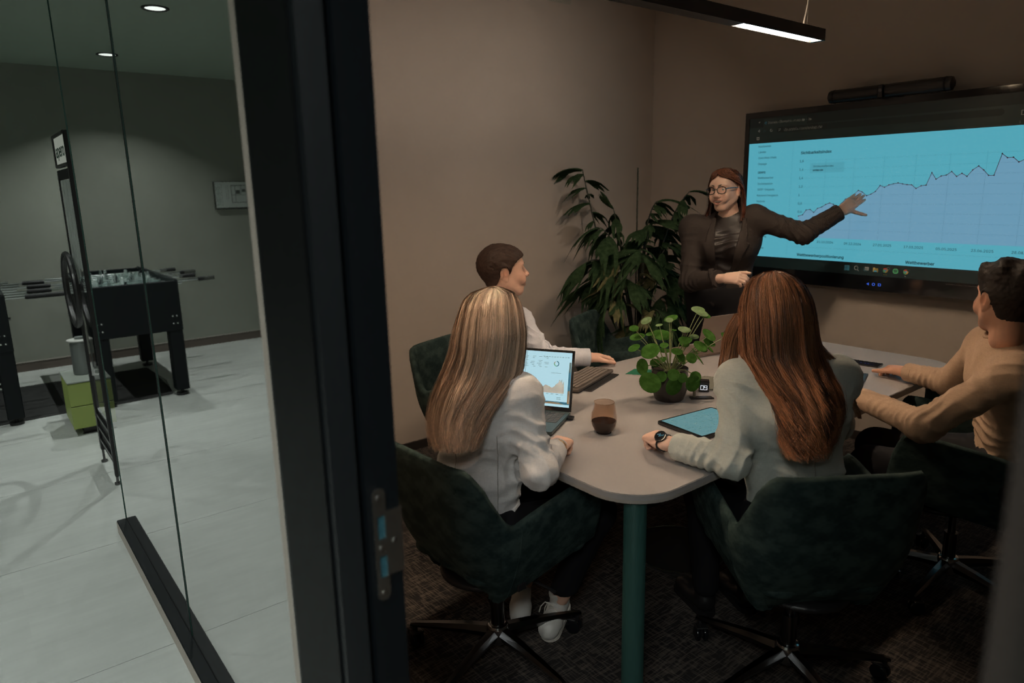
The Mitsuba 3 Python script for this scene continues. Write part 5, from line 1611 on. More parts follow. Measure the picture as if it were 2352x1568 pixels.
def long_hair(key, rows, phimax, tones, n, seed, wave=0.0, wid=.0035, tipfree=.12, ombre=None, part_=0.0, axes=None, span=None, thick=.014, fade_to=.55):
    rg = np.random.default_rng(seed)
    # under-layer: a solid shell with combed grooves
    nu, nv = 120, 60
    ph = np.linspace(-1, 1, nu)[:, None] * np.ones((1, nv))
    tt = np.ones((nu, 1)) * np.linspace(0, 1, nv)[None]
    def reach(u, t):
        if span is None:
            return np.radians(np.interp(t, [0, .3, .5, 1], [180, phimax, phimax * .9, phimax * .85]))
        return np.radians(np.where(u < 0, np.interp(t, span[0], span[1]), np.interp(t, span[0], span[2])))
    P, O = loft(rows, ph * reach(ph, tt), tt, axes)
    groove = lambda a, b: (meshkit.noise(np.stack([a * 17 + .6 * np.sin(b * 5), b * 1.6, b * 0 + seed], -1)) - .5) * .020 * np.clip(b * 2.4 - .12, 0, 1) + (meshkit.noise(np.stack([a * 60, b * 2, b * 0 + 3], -1)) - .5) * .005  # noqa: E731
    gr = groove(ph, tt)
    Pi = P - O * thick
    P = P + O * (gr * np.minimum(1, tt * 4))[..., None] - O * .006
    fade = np.clip((tt - .72) / .28, 0, 1)
    mid = loft(rows, ph * 0, tt, axes)[0]
    P = P + (mid - P) * (fade * fade_to)[..., None]
    Pi = Pi + (mid - Pi) * (fade * fade_to)[..., None]
    v = np.vstack([P.reshape(-1, 3), Pi.reshape(-1, 3)])
    f, o = [], nu * nv
    for i in range(nu - 1):
        for j in range(nv - 1):
            a, b, c, d = i * nv + j, (i + 1) * nv + j, (i + 1) * nv + j + 1, i * nv + j + 1
            f += [[a, c, b], [a, d, c], [o + a, o + b, o + c], [o + a, o + c, o + d]]
    for i in range(nu - 1):
        a, b = i * nv + nv - 1, (i + 1) * nv + nv - 1
        f += [[a, o + b, b], [a, o + a, o + b]]
    for j in range(nv - 1):
        for i, fl in ((0, 1), (nu - 1, -1)):
            a, b = i * nv + j, i * nv + j + 1
            q = [[a, o + a, o + b], [a, o + b, b]]
            f += q if fl > 0 else [x[::-1] for x in q]

    def colour(base, t):
        if ombre is None:
            return base
        k = np.clip((t - ombre[1]) / (ombre[2] - ombre[1]), 0, 1)[..., None]
        return base * (1 - k) + base * np.array(ombre[0]) * k
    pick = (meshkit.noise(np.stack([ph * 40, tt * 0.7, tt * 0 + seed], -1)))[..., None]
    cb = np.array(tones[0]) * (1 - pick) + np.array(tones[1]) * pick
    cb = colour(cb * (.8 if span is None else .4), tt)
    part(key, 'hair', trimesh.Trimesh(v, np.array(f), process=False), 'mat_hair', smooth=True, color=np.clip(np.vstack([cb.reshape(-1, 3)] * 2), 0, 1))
    # strands
    m = 22
    u0 = rg.uniform(-1, 1, n)
    t0 = rg.uniform(0.0, 0.06, n) + (rg.random(n) < .35) * rg.uniform(0, .45, n)
    t1 = np.minimum(1.0, np.where(rg.random(n) < .5, rg.uniform(.74, .96, n), rg.uniform(.90, 1.0, n)))
    s = np.linspace(0, 1, m)[None]
    T_ = t0[:, None] + (t1 - t0)[:, None] * s
    drift = (rg.normal(0, .035, n)[:, None] * s + .02 * np.sin(s * rg.uniform(2, 6, n)[:, None] + rg.uniform(0, 6, n)[:, None]) * s)
    U = u0[:, None] + drift
    if part_:
        U = U + part_ * np.exp(-T_ / .1)
    lift = rg.uniform(-.003, .0035, n)[:, None] + (rg.random(n) < .05)[:, None] * rg.uniform(0, .014, n)[:, None] * s
    P, O = loft(rows, U * reach(U, T_), T_, axes)
    wv = wave * np.clip((T_ - .5) / .5, 0, 1) ** 1.3
    lock = meshkit.noise(np.stack([u0 * 9, u0 * 0, u0 * 0 + seed], -1))[:, None]
    side = np.cross(UP, O)
    side /= np.linalg.norm(side, axis=2, keepdims=True) + 1e-9
    gv = groove(U, T_)
    P = P + O * (gv * np.minimum(1, T_ * 4))[..., None]
    P = P + O * (lift + wv * .6 * np.cos(T_ * 26 + lock * 14))[..., None] + side * (wv * np.sin(T_ * 26 + lock * 14))[..., None]
    ends = np.clip((T_ - .85) / .15, 0, 1)
    P = P + side * (ends * rg.normal(0, .010, n)[:, None])[..., None]
    wd = wid * (rg.uniform(.5, 1.2, n)[:, None]) * (1 - .75 * s ** 3)
    k = np.clip(.30 * rg.random(n)[:, None, None] + .9 * meshkit.noise(np.stack([U * 22, T_ * 1.2, T_ * 0 + seed], -1))[..., None] - .12, 0, 1) ** 1.5
    base = (np.array(tones[0]) * (1 - k) + np.array(tones[2]) * k) * rg.uniform(.75, 1.25, n)[:, None, None]
    ribbons(P, wd, O, 'hair_strands', key, colour(base, T_))


def lock(key, pts, r, n, tones, seed, wave=.006, wid=.003, name='hair_lock'):
    """a loose lock of strands along a polyline"""
    rg = np.random.default_rng(seed)
    pts = np.asarray(pts, float)
    m = 18
    s = np.linspace(0, 1, m)
    d = np.concatenate([[0], np.cumsum(np.linalg.norm(np.diff(pts, axis=0), axis=1))])
    d /= d[-1]
    c = np.stack([np.interp(s, d, pts[:, i]) for i in range(3)], -1)
    c[1:-1] = (c[:-2] + 2 * c[1:-1] + c[2:]) / 4
    tg = np.gradient(c, axis=0); tg /= np.linalg.norm(tg, axis=1, keepdims=True)
    a = np.cross(tg, W_DIR); a /= np.linalg.norm(a, axis=1, keepdims=True) + 1e-9
    b = np.cross(tg, a)
    an, ra = rg.uniform(0, 2 * np.pi, n), np.sqrt(rg.random(n)) * r
    prof = np.interp(s, [0, .15, .6, 1], [.7, 1, .9, .2])
    ph = rg.uniform(0, 1.5, n)
    P = c[None] + (np.cos(an) * ra)[:, None, None] * prof[None, :, None] * a[None] + (np.sin(an) * ra)[:, None, None] * prof[None, :, None] * b[None]
    P = P + a[None] * (wave * s[None] * np.sin(s[None] * 13 + ph[:, None]))[..., None]
    O = np.cos(an)[:, None, None] * a[None] + np.sin(an)[:, None, None] * b[None]
    k = rg.random(n)[:, None, None]
    col = np.broadcast_to(np.array(tones[0]) * (1 - k) + np.array(tones[2]) * k, (n, m, 3))
    ribbons(P, wid * rg.uniform(.5, 1.2, n)[:, None] * (1 - .7 * s[None] ** 3), O, name, key, col)


def garment(J, g, sleeves='RL', cuffs=None, hem=None, neck=.06, h=.0075, legs=False, sg_=None, extra=None, neck_up=.0, cut_r=.080):
    pts = np.array([J[k] for k in ('P', 'N', 'SR', 'SL', 'ER', 'EL', 'WR', 'WL')])
    lo, hi = pts.min(0) - .2, pts.max(0) + .16
    F = Field(lo, hi, h)
    trunk(F, J, g)
    for s in sleeves:
        arm(F, J, s, g if sg_ is None else sg_)
    if extra:
        extra(F)
    for s in sleeves:
        c = (cuffs or {}).get(s, 1.0)
        E, W = J['E' + s], J['W' + s]
        p = E + (W - E) * c
        F.cutball(p, W - E, p, (1 - c) * np.linalg.norm(W - E) + cut_r)
    if hem is not None:
        F.plane(hem[0], hem[1])
    if neck:
        u = unit(J['N'] - J['P'])
        F.cap(J['N'] + u * (.005 + neck_up), J['C'] + J['R'] @ A3(-.02, 0, -.02), neck, neck * 1.15, k=.012, sub=True)
    return F


def cuff_ring(key, J, s, c, r, m, name='cuff', L=.012):
    E, W = J['E' + s], J['W' + s]
    p, d = E + (W - E) * c, unit(W - E)
    part(key, name, tube([p - d * L, p - d * L * .3, p + d * L * .3, p + d * L], [r * .985, r, r, r * .985], 24), m, smooth=40)


def joints(yaw, P, N, C, head, w=.93, sh=.155, drop=.035, **kw):
    a = math.radians(yaw)
    f, l = A3(math.cos(a), math.sin(a), 0), A3(-math.sin(a), math.cos(a), 0)
    J = {'f': f, 'l': l, 'P': A3(*P), 'N': A3(*N), 'C': A3(*C), 'R': basis(*head), 'w': w}
    J['SL'], J['SR'] = J['N'] + l * sh - UP * drop, J['N'] - l * sh - UP * drop
    J['HL'], J['HR'] = J['P'] + l * .09 - UP * .005, J['P'] - l * .09 - UP * .005
    for k, v in kw.items():
        J[k] = A3(*v) if isinstance(v, tuple) else v
    return J


def shoe(key, heel, toe, m='mat_sneaker', laces=True):
    heel, toe = np.asarray(heel, float), np.asarray(toe, float)
    d = unit(toe - heel); sd = unit(np.cross(d, UP)); u = np.cross(sd, d)
    F = Field(np.minimum(heel, toe) - .13, np.maximum(heel, toe) + .13, .005)
    F.cap(heel, heel + d * .13, .034, .036, k=.02)
    F.cap(heel + d * .10, toe - d * .035, .036, .030, k=.025, flat=(u, .85))
    F.cap(heel - d * .002 + u * .02, heel + u * .055 + d * .01, .032, .034, k=.02)
    F.plane(heel - u * .030, -u)
    F.cap(heel + u * .075 + d * .008, heel + u * .12 + d * .0, .028, .034, k=.006, sub=True)
    s = part(key, 'shoe', F.mesh(), m, smooth=True, label='white sneaker' if m == 'mat_sneaker' else 'black shoe')
    so = sg.LineString([(-.002, 0), (.10, 0), (np.linalg.norm(toe - heel) - .036, 0)]).buffer(.037)
    part(s, 'sole', frame_to(extrude(so, .020), heel - u * .040, d, sd, u) if np.cross(d, sd) @ u > 0 else frame_to(extrude(so, .020), heel - u * .040 + 0, d, -sd, u), 'mat_lace' if m == 'mat_sneaker' else 'mat_black_plastic')
    if laces:
        for k in range(4):
            c = heel + d * (.07 + .026 * k) + u * (.040 - .005 * k)
            part(s, 'lace', tube([c - sd * .022 - u * .012, c - sd * .012, c + u * .003, c + sd * .012, c + sd * .022 - u * .012], .0025, 6), 'mat_lace')
        c = heel + d * .065 + u * .045
        for a, b in ((.02, -.03), (.034, -.05), (.05, -.045), (.028, -.07)):
            part(s, 'lace_end', tube([c, c + sd * a * .6 + u * .014, c + sd * a + u * b * .3, c + sd * a * 1.2 + u * b], .0023, 6), 'mat_lace')
    return s


# ---- blonde woman, seen from behind, at the near end of the table
TONE_A = (0.70, 0.43, 0.31)
J = joints(14, (1.172, 1.702, .535), (1.225, 1.685, 1.045), (1.236, 1.668, 1.176), (24, 8, 0), ER=(1.232, 1.447, .79), WR=(1.405, 1.560, .792), EL=(1.30, 1.955, .80), WL=(1.50, 1.965, .79),
           KR=(1.62, 1.60, .485), KL=(1.61, 1.80, .485), AR=(1.555, 1.715, .120), AL=(1.505, 1.87, .125), bust=True, w=.90, sh=.150)
J['SR'] = A3(1.250, 1.552, 1.000); J['SL'] = A3(1.225, 1.788, .995)
pa = thing('person', 'blonde woman with long straight hair in a pale beige blazer, seated before the open laptop', 'person')
h1 = hand(J['WR'], (.80, .52, -.10), (.1, -.1, 1.0), (-.45, .80, 0), curl=((50, 75, 50), (52, 78, 50), (54, 80, 50), (56, 80, 50)), spread=1, thumb=(22, 22, 30), size=.98)
h2 = hand(J['WL'], (.85, -.40, -.12), (.1, 0, 1.0), (-.3, -.85, 0), curl=(22, 30, 20), thumb=(32, 10, 10), size=.96)
skin_part(pa, [body_mesh(J), to_world(head_mesh(True), J['C'], J['R'], .91), h1, h2], TONE_A, head_marks(J, True, TONE_A))
eyes(pa, J, (0, -.1), .91)
F = garment(J, .016, cuffs={'R': .86, 'L': .86}, hem=(J['P'] + A3(0, 0, -.10), A3(0, 0, -1)), neck=.052, sg_=.013, cut_r=.058)
u = unit(J['N'] - J['P'])
bl = folds(F.mesh(), [(J['ER'], J['WR'] - J['ER'], .11, .036, .012), (J['ER'] + A3(.05, .05, 0), J['WR'] - J['ER'], .09, .030, .009), (J['SR'] + A3(0, 0, -.09), A3(.3, .2, 1), .10, .042, .009), ((J['SR'] + J['ER']) / 2, A3(.1, -.3, 1), .12, .045, .008),
                      (J['P'] + A3(-.05, -.04, .22), A3(.2, .2, 1), .17, .055, .009), (J['P'] + A3(.02, -.12, .12), A3(.4, .3, 1), .14, .05, .009), (J['P'] + A3(-.08, -.02, .08), A3(0, .3, 1), .14, .06, .007)], grain=.0022, seed=3)
jk = part(pa, 'blazer', bl, 'mat_beige_blazer', 'pale beige blazer', smooth=True)
# seam lines down the back and along the side, small flap pocket
F2 = F.copy()


def on_surface(F, pts):
    """pull points onto a field's zero surface"""
    pts = np.array(pts, float)
    for _ in range(6):
        i = np.clip(((pts - F.lo) / F.h), 1, np.array(F.n) - 3)
        b = i.astype(int); t = i - b

        def sample(q):
            out = 0
            for a in np.ndindex(2, 2, 2):
                wgt = np.prod([t[:, k] if a[k] else 1 - t[:, k] for k in range(3)], axis=0)
                out = out + wgt * F.v[q[:, 0] + a[0], q[:, 1] + a[1], q[:, 2] + a[2]]
            return out
        v0 = sample(b)
        gd = np.stack([sample(np.minimum(b + np.eye(3, dtype=int)[k], np.array(F.n) - 2)) - v0 for k in range(3)], -1) / F.h
        gd /= np.maximum(np.linalg.norm(gd, axis=1, keepdims=True), .3)
        pts = pts - gd * np.clip(v0, -.05, .05)[:, None]
    return pts


for off, z0, z1 in ((A3(-.12, -.02, 0), .48, .05), (A3(-.02, -.16, 0), .36, -.02)):
    line = [J['P'] + off + UP * z for z in np.linspace(z1, z0, 16)]
    part(jk, 'seam', tube(on_surface(F, line), .0009, 5), 'mat_tableedge')
pk = on_surface(F, [J['P'] + A3(.05, -.16, .10 + .0 * k) + A3(.05, .02, 0) * k for k in range(3)])
part(jk, 'pocket_flap', tube(pk, .006, 6), 'mat_beige_blazer')
TP = Field(A3(1.0, 1.4, .08), A3(1.85, 2.05, .75), .009)
TP.cap(J['P'] - J['l'] * .085, J['P'] + J['l'] * .085, .118, k=.05)
for s in 'RL':
    leg(TP, J, s, .010)
TP.plane(A3(0, 0, .150), A3(0, 0, -1))
part(pa, 'trousers', displace(TP.mesh(), lambda v: .004 * (meshkit.fbm(v * 12) - .5)), 'mat_black_cloth', 'black trousers', smooth=True)
shoe(pa, A3(1.570, 1.735, .082), A3(1.440, 1.665, .045))
shoe(pa, A3(1.505, 1.885, .105), A3(1.40, 1.765, .062), laces=False)
ROWS_A = [(1.252, 1.671, 1.313, .0, .0), (1.251, 1.671, 1.31, .021, .015), (1.246, 1.67, 1.295, .061, .045), (1.24, 1.669, 1.272, .08, .072), (1.234, 1.664, 1.24, .092, .088), (1.223, 1.656, 1.182, .105, .098), (1.21, 1.651, 1.124, .108, .095), (1.183, 1.644, 1.069, .115, .085), (1.144, 1.627, 1.039, .108, .07), (1.101, 1.612, 1.004, .097, .05), (1.065, 1.602, .961, .086, .04), (1.04, 1.584, .919, .074, .032), (1.02, 1.562, .878, .055, .022)]
BL = [(0.17, 0.10, 0.062), (0.40, 0.26, 0.17), (0.88, 0.64, 0.46)]
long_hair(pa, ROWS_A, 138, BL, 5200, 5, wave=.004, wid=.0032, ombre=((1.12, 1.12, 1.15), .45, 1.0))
for i, (a, b_) in enumerate((((.0, 0), (.0, 0)),)):
    pass
d = unit(J['WR'] - J['ER'])
for k, (off, r, mm) in enumerate(((-.022, .029, 'gold'), (-.010, .0285, 'gold'), (.002, .028, 'gold'))):
    c = J['WR'] + d * off
    ax = unit(np.cross(d, UP)); az = np.cross(ax, d)
    rgp = [c + (ax * math.cos(a) + az * math.sin(a) * .82) * r for a in np.linspace(0, 2 * np.pi, 25)]
    part(pa, 'bracelet', tube(rgp, .0014 + .0004 * k, 6, caps=False), 'mat_' + mm, 'thin gold bracelet')
c = J['WR'] + d * .012
part(pa, 'bead_bracelet', cat([sphere(c + (unit(np.cross(d, UP)) * math.cos(a) + np.cross(unit(np.cross(d, UP)), d) * math.sin(a) * .82) * .0275, .0034, 1) for a in np.linspace(0, 2 * np.pi, 27)[:-1]]), 'mat_pearl', 'white bead bracelet', smooth=True)

# ---- brunette, seen from behind, at the right of the table
TONE_B = (0.72, 0.46, 0.35)
J = joints(60, (1.945, 1.03, .548), (1.950, 1.105, 1.035), (1.953, 1.157, 1.192), (75, 4, 0), EL=(1.722, 1.128, .79), WL=(1.690, 1.372, .790), ER=(2.235, 1.075, .80), WR=(2.300, 1.300, .785),
           KL=(2.02, 1.44, .50), KR=(2.20, 1.33, .50), AL=(2.03, 1.42, .12), AR=(2.17, 1.33, .12), bust=True, w=.92, sh=.153)
J['SL'] = A3(1.825, 1.190, 1.005); J['SR'] = A3(2.085, 1.015, 1.005)
pb = thing('person', 'woman with long wavy reddish brown hair and sage grey blazer, seated, wearing a watch', 'person')
h1 = hand(J['WL'], (.42, .84, -.10), (-.2, .1, 1.0), (.80, -.45, 0), curl=((62, 82, 55), (64, 84, 55), (66, 84, 55), (66, 84, 55)), spread=1, thumb=(20, 30, 30), size=1.0)
h2 = hand(J['WR'], (.25, .9, -.1), (0, 0, 1.0), (-.9, .25, 0), curl=(25, 30, 20), size=.98)
skin_part(pb, [body_mesh(J), to_world(head_mesh(True), J['C'], J['R'], .91), h1, h2], TONE_B, head_marks(J, True, TONE_B))
eyes(pb, J, (0, 0), .91)
F = garment(J, .017, cuffs={'L': .80, 'R': .85}, hem=(J['P'] + A3(0, 0, -.10), A3(0, 0, -1)), neck=.052, sg_=.015)
m = folds(F.mesh(), [(J['EL'], J['WL'] - J['EL'], .10, .034, .010), (J['EL'] + A3(-.01, .07, 0), J['WL'] - J['EL'], .09, .030, .008), (J['SL'] + A3(-.02, 0, -.08), A3(.4, -.4, 1), .09, .040, .010), ((J['SL'] + J['EL']) / 2, A3(.5, -.2, 1), .12, .046, .010),
                     (J['P'] + A3(-.10, -.02, .18), A3(.1, .1, 1), .15, .060, .007), (J['P'] + A3(.08, -.1, .25), A3(.3, .1, 1), .2, .08, .006), (J['SR'] + A3(.03, 0, -.1), A3(0, .4, 1), .1, .04, .008)], grain=.0022, seed=8)
jk = part(pb, 'blazer', m, 'mat_sage_blazer', 'sage grey blazer', smooth=True)
line = [J['P'] - J['f'] * .12 + UP * z for z in np.linspace(-.02, .46, 16)]
part(jk, 'seam', tube(on_surface(F, line), .0014, 5), 'mat_tableedge')
sl = [J['SL'] + A3(.03, -.045, .035) + (A3(-.005, .012, -.13)) * k + A3(-.03, -.0, 0) * math.sin(k * 3.1) * .2 for k in np.linspace(0, 1, 10)]
part(jk, 'seam', tube(on_surface(F, sl), .0016, 5), 'mat_tableedge')
part(jk, 'collar', tube(on_surface(F, [J['N'] + unit(-J['f'] * math.cos(a) + J['l'] * math.sin(a)) * .075 + UP * (.018 - .012 * abs(a)) for a in np.linspace(-1.5, 1.5, 15)]), .012, 8), 'mat_sage_blazer', smooth=True)
TP = Field(A3(1.7, .8, .06), A3(2.5, 1.65, .75), .009)
TP.cap(J['P'] - J['l'] * .085, J['P'] + J['l'] * .085, .120, k=.05)
for s in 'RL':
    leg(TP, J, s, .012)
part(pb, 'trousers', TP.mesh(), 'mat_black_cloth', 'black trousers', smooth=True)
for s, dx in (('L', .0), ('R', .02)):
    shoe(pb, J['A' + s] + A3(0, 0, -.078), J['A' + s] + A3(.07 + dx, .18, -.082), 'mat_black_plastic', False)
ROWS_B = [(1.957, 1.172, 1.336, .0, .0), (1.957, 1.172, 1.333, .03, .02), (1.957, 1.169, 1.318, .063, .045), (1.954, 1.163, 1.293, .084, .07), (1.951, 1.155, 1.253, .101, .088), (1.945, 1.145, 1.201, .108, .098), (1.938, 1.134, 1.142, .112, .093), (1.928, 1.115, 1.092, .115, .08), (1.906, 1.068, 1.049, .108, .06), (1.888, 1.019, 1.009, .100, .045), (1.878, .988, .965, .090, .038), (1.856, .968, .922, .077, .032), (1.833, .96, .876, .06, .026), (1.812, .95, .829, .036, .018)]
BR = [(0.024, 0.009, 0.0055), (0.075, 0.029, 0.016), (0.42, 0.175, 0.082)]
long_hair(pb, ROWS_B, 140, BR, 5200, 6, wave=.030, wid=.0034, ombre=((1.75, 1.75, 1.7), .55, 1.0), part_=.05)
lock(pb, [(1.872, 1.225, 1.20), (1.858, 1.25, 1.10), (1.84, 1.245, 1.05), (1.815, 1.235, 1.03), (1.80, 1.225, .985)], .030, 420, [(.10, .04, .02), 0, (.36, .16, .075)], 31, .006, .003)
lock(pb, [(1.99, 1.075, 1.15), (2.04, 1.035, 1.09), (2.075, .985, 1.03), (2.075, .950, .97), (2.05, .925, .90)], .012, 110, [(.08, .032, .016), 0, (.32, .15, .075)], 32, .012, .0026)
# smart watch
d = unit(J['WL'] - J['EL'])
c = J['EL'] + (J['WL'] - J['EL']) * .965
ax = unit(np.cross(d, UP)); az = unit(np.cross(ax, d))
rgp = [c + (ax * math.cos(a) + az * math.sin(a) * .80) * .0315 for a in np.linspace(0, 2 * np.pi, 33)]
wt = part(pb, 'watch', cat(tube(rgp, .0035, 6, caps=False), tube([q + d * .009 for q in rgp], .0035, 6, caps=False), tube([q - d * .009 for q in rgp], .0035, 6, caps=False)), 'mat_black_plastic', 'black smart watch', smooth=True)
wn = unit(-ax * .62 * (1 if (-ax) @ A3(-1, -1, 0) > 0 else -1) + az * .75)
wc = c + wn * .030
part(wt, 'watch_case', frame_to(lathe([(0, 0), (.019, 0), (.0205, .004), (.0195, .0085), (.0165, .0095), (0, .0095)], 32), wc, d, np.cross(wn, d), wn), 'mat_black_gloss', smooth=35)
part(wt, 'watch_face', frame_to(cat([box(-.010 + .004 * k, -.0085 + .004 * k, -.008 + .002 * ((k * 7) % 3), -.002 + .002 * ((k * 5) % 4), .0096, .0099) for k in range(6)]), wc, d, np.cross(wn, d), wn), 'mat_icon_blue', 'bluish marks on the watch face')

# ---- man in the tan sweater, right edge
TONE_C = (0.56, 0.30, 0.20)
J = joints(122, (2.93, .745, .552), (2.852, .790, 1.030), (2.819, .800, 1.184), (48, 0, 3), w=1.02, sh=.175, EL=(2.475, .895, .785), WL=(2.640, 1.185, .785), ER=(3.085, 1.035, .79), WR=(3.155, 1.225, .785),
           KL=(2.68, 1.14, .51), KR=(2.90, 1.22, .51), AL=(2.72, 1.15, .11), AR=(2.95, 1.2, .11))
J['SR'] = A3(3.005, .895, .985); J['SL'] = A3(2.690, .715, .965)
pc = thing('person', 'man with short dark hair in a tan sweater, seated at the right edge', 'person')
h1 = hand(J['WR'], (.45, .80, -.04), (.1, 0, 1.0), (-.85, .4, 0), curl=((30, 42, 30), (24, 40, 30), (22, 38, 28), (20, 36, 26)), spread=5, thumb=(28, 5, 12), size=1.05)
h2 = hand(J['WL'], (.3, .9, -.05), (0, 0, 1.0), (.9, -.2, 0), curl=(25, 30, 20), size=1.05)
skin_part(pc, [body_mesh(J), to_world(head_mesh(False), J['C'], J['R'], 1.02), h1, h2], TONE_C, head_marks(J, False, TONE_C) + [(J['C'] + J['R'] @ A3(.05, s * .045, -.075), (.05, .05, .03), (.13, .075, .05), .6) for s in (-1, 1)])
F = garment(J, .014, cuffs={'L': 1.0, 'R': .97}, hem=(J['P'] + A3(0, 0, -.06), A3(0, 0, -1)), neck=.060, sg_=.013, neck_up=.045)
m = folds(F.mesh(), [(J['EL'], J['WL'] - J['EL'], .13, .042, .010), (J['EL'] + A3(.08, .13, 0), J['WL'] - J['EL'], .12, .046, .006), (J['ER'] + A3(.02, .06, 0), J['WR'] - J['ER'], .10, .030, .008), ((J['SL'] + J['EL']) / 2, A3(-.5, .5, -.5), .14, .06, .007),
                     (J['P'] + A3(-.08, .06, .10), A3(-.3, .3, 1), .16, .035, .010), (J['SL'], A3(.5, .3, 1), .12, .06, .006)], grain=.002, seed=12)
sw = part(pc, 'sweater', m, 'mat_tan_sweater', 'tan sweater', smooth=True)
cuff_ring(pc, J, 'R', .90, .0415, 'mat_tan_sweater', 'cuff', .02)
part(sw, 'collar_band', tube([J['N'] + UP * .040 + unit(J['f'] * math.cos(a) + J['l'] * math.sin(a)) * .060 + J['f'] * .010 - UP * .018 * math.cos(a) for a in np.linspace(0, 2 * np.pi, 33)], .0085, 8, caps=False), 'mat_tan_sweater', 'ribbed collar', smooth=True)
TP = Field(A3(2.5, .45, .05), A3(3.2, 1.45, .78), .010)
TP.cap(J['P'] - J['l'] * .085, J['P'] + J['l'] * .085, .125, k=.05)
for s in 'RL':
    leg(TP, J, s, .016)
part(pc, 'trousers', TP.mesh(), 'mat_black_cloth', 'black trousers', smooth=True)
for s in 'LR':
    shoe(pc, J['A' + s] + A3(0, 0, -.068), J['A' + s] + A3(-.06, .2, -.072), 'mat_black_plastic', False)


def short_hair(key, J, scale, xs, zs, thick, tone, seed, name='hair', grow=None):
    H = (HEAD_M).copy()
    _, X = H.grid()
    hz = np.interp(X[..., 0], xs, zs).astype(np.float32)
    t = np.interp(X[..., 2], [-.06, .0, .06, .12], thick).astype(np.float32)
    if grow is not None:
        t = t + grow(X)
    # ears are not covered
    ear = np.minimum(np.linalg.norm((X - np.array([-.010, .084, 0], np.float32)) / np.array([1.0, .7, 1.25], np.float32), axis=-1), np.linalg.norm((X - np.array([-.010, -.084, 0], np.float32)) / np.array([1.0, .7, 1.25], np.float32), axis=-1)) - .026
    H.v = np.maximum(np.maximum(H.v - t, hz - X[..., 2]), -ear)
    m = H.mesh()
    v = np.asarray(m.vertices)
    m = displace(m, lambda q: .0035 * (meshkit.noise(np.stack([q[:, 0] * 60, q[:, 1] * 190, q[:, 2] * 90], -1) + seed) - .5) + .003 * (meshkit.fbm(q * 35 + seed) - .5))
    c = np.array(tone)[None] * (0.6 + 0.9 * meshkit.noise(np.stack([v[:, 0] * 70, v[:, 1] * 260, v[:, 2] * 120], -1) + seed)[:, None])
    part(key, name, to_world(m, J['C'], J['R'], scale), 'mat_hair_short', smooth=True, color=np.clip(c, 0, 1))


short_hair(pc, J, 1.02, [-.12, -.05, -.036, -.02, .0, .012, .03, .05, .065, .1], [-.065, -.055, -.02, .03, .03, .0, .03, .05, .058, .062], [.002, .003, .009, .020], (.011, .0075, .006), 2,
           grow=lambda X: .012 * np.clip((X[..., 2] - .06) / .06, 0, 1) * (1 + .6 * np.sin(X[..., 0] * 55 + 3 * X[..., 1] * 20)))

eyes(pc, J, (0, 0), 1.02)

# ---- man in the pale shirt, profile, behind the blonde
TONE_D = (0.78, 0.47, 0.34)
J = joints(-62, (1.985, 2.78, .552), (1.985, 2.635, 1.060), (1.998, 2.595, 1.215), (-22, -4, -2), w=1.0, sh=.17, EL=(2.145, 2.465, .80), WL=(2.310, 2.362, .792), ER=(1.83, 2.40, .80), WR=(1.90, 2.22, .785),
           KL=(2.24, 2.42, .51), KR=(1.93, 2.38, .51), AL=(2.20, 2.45, .11), AR=(1.92, 2.46, .11))
J['SL'] = A3(2.095, 2.605, .968); J['SR'] = A3(1.83, 2.555, 1.0)
pd = thing('person', 'smiling man in a pale shirt, in profile behind the blonde woman', 'person')
h1 = hand(J['WL'], (.92, -.22, -.06), (.05, 0, 1.0), (-.3, -.9, 0), curl=((12, 22, 14), (10, 20, 14), (10, 20, 14), (12, 22, 14)), spread=3, thumb=(25, 5, 10), size=1.05)
h2 = hand(J['WR'], (.5, -.8, -.05), (0, 0, 1.0), (.8, .5, 0), curl=(25, 30, 20), size=1.05)
skin_part(pd, [body_mesh(J), to_world(head_mesh(False), J['C'], J['R'], 1.02), h1, h2], TONE_D, head_marks(J, False, TONE_D))
F = garment(J, .014, cuffs={'L': 1.0, 'R': .98}, hem=(J['P'] + A3(0, 0, -.06), A3(0, 0, -1)), neck=.058, sg_=.016)
m = folds(F.mesh(), [(J['EL'], J['WL'] - J['EL'], .12, .04, .010), ((J['SL'] + J['EL']) / 2, A3(.1, -.3, -1), .13, .05, .010), (J['P'] + A3(.05, -.1, .25), A3(.3, .3, 1), .15, .05, .008), (J['SL'] + A3(-.04, -.04, -.02), A3(.8, 0, .6), .10, .045, .009)], grain=.002, seed=14)
sh = part(pd, 'shirt', m, 'mat_pale_shirt', 'pale grey blue shirt', smooth=True)
cuff_ring(pd, J, 'L', .985, .044, 'mat_pale_shirt', 'cuff', .026)
for s in (-1, 1):
    a0 = J['N'] + UP * .035 - J['f'] * .055
    cp = [a0, J['N'] + UP * .035 + J['l'] * s * .055, J['N'] + UP * .012 + J['f'] * .055 + J['l'] * s * .045, J['N'] - UP * .035 + J['f'] * .090 + J['l'] * s * .022]
    part(sh, 'collar', tube(cp, [.016, .018, .018, .010], 8), 'mat_pale_shirt', 'shirt collar', smooth=True)
part(sh, 'placket', tube(on_surface(F, [J['P'] + J['f'] * .16 + (J['N'] - J['P']) * q for q in np.linspace(.25, .92, 16)]), .005, 6), 'mat_pale_shirt', smooth=True)
TP = Field(A3(1.6, 2.2, .05), A3(2.45, 3.0, .78), .010)
TP.cap(J['P'] - J['l'] * .085, J['P'] + J['l'] * .085, .125, k=.05)
for s in 'RL':
    leg(TP, J, s, .016)
part(pd, 'trousers', TP.mesh(), 'mat_black_cloth', 'dark trousers', smooth=True)
for s in 'LR':
    shoe(pd, J['A' + s] + A3(0, 0, -.068), J['A' + s] + A3(.06, -.2, -.072), 'mat_black_plastic', False)
eyes(pd, J, (0, 0), 1.02)
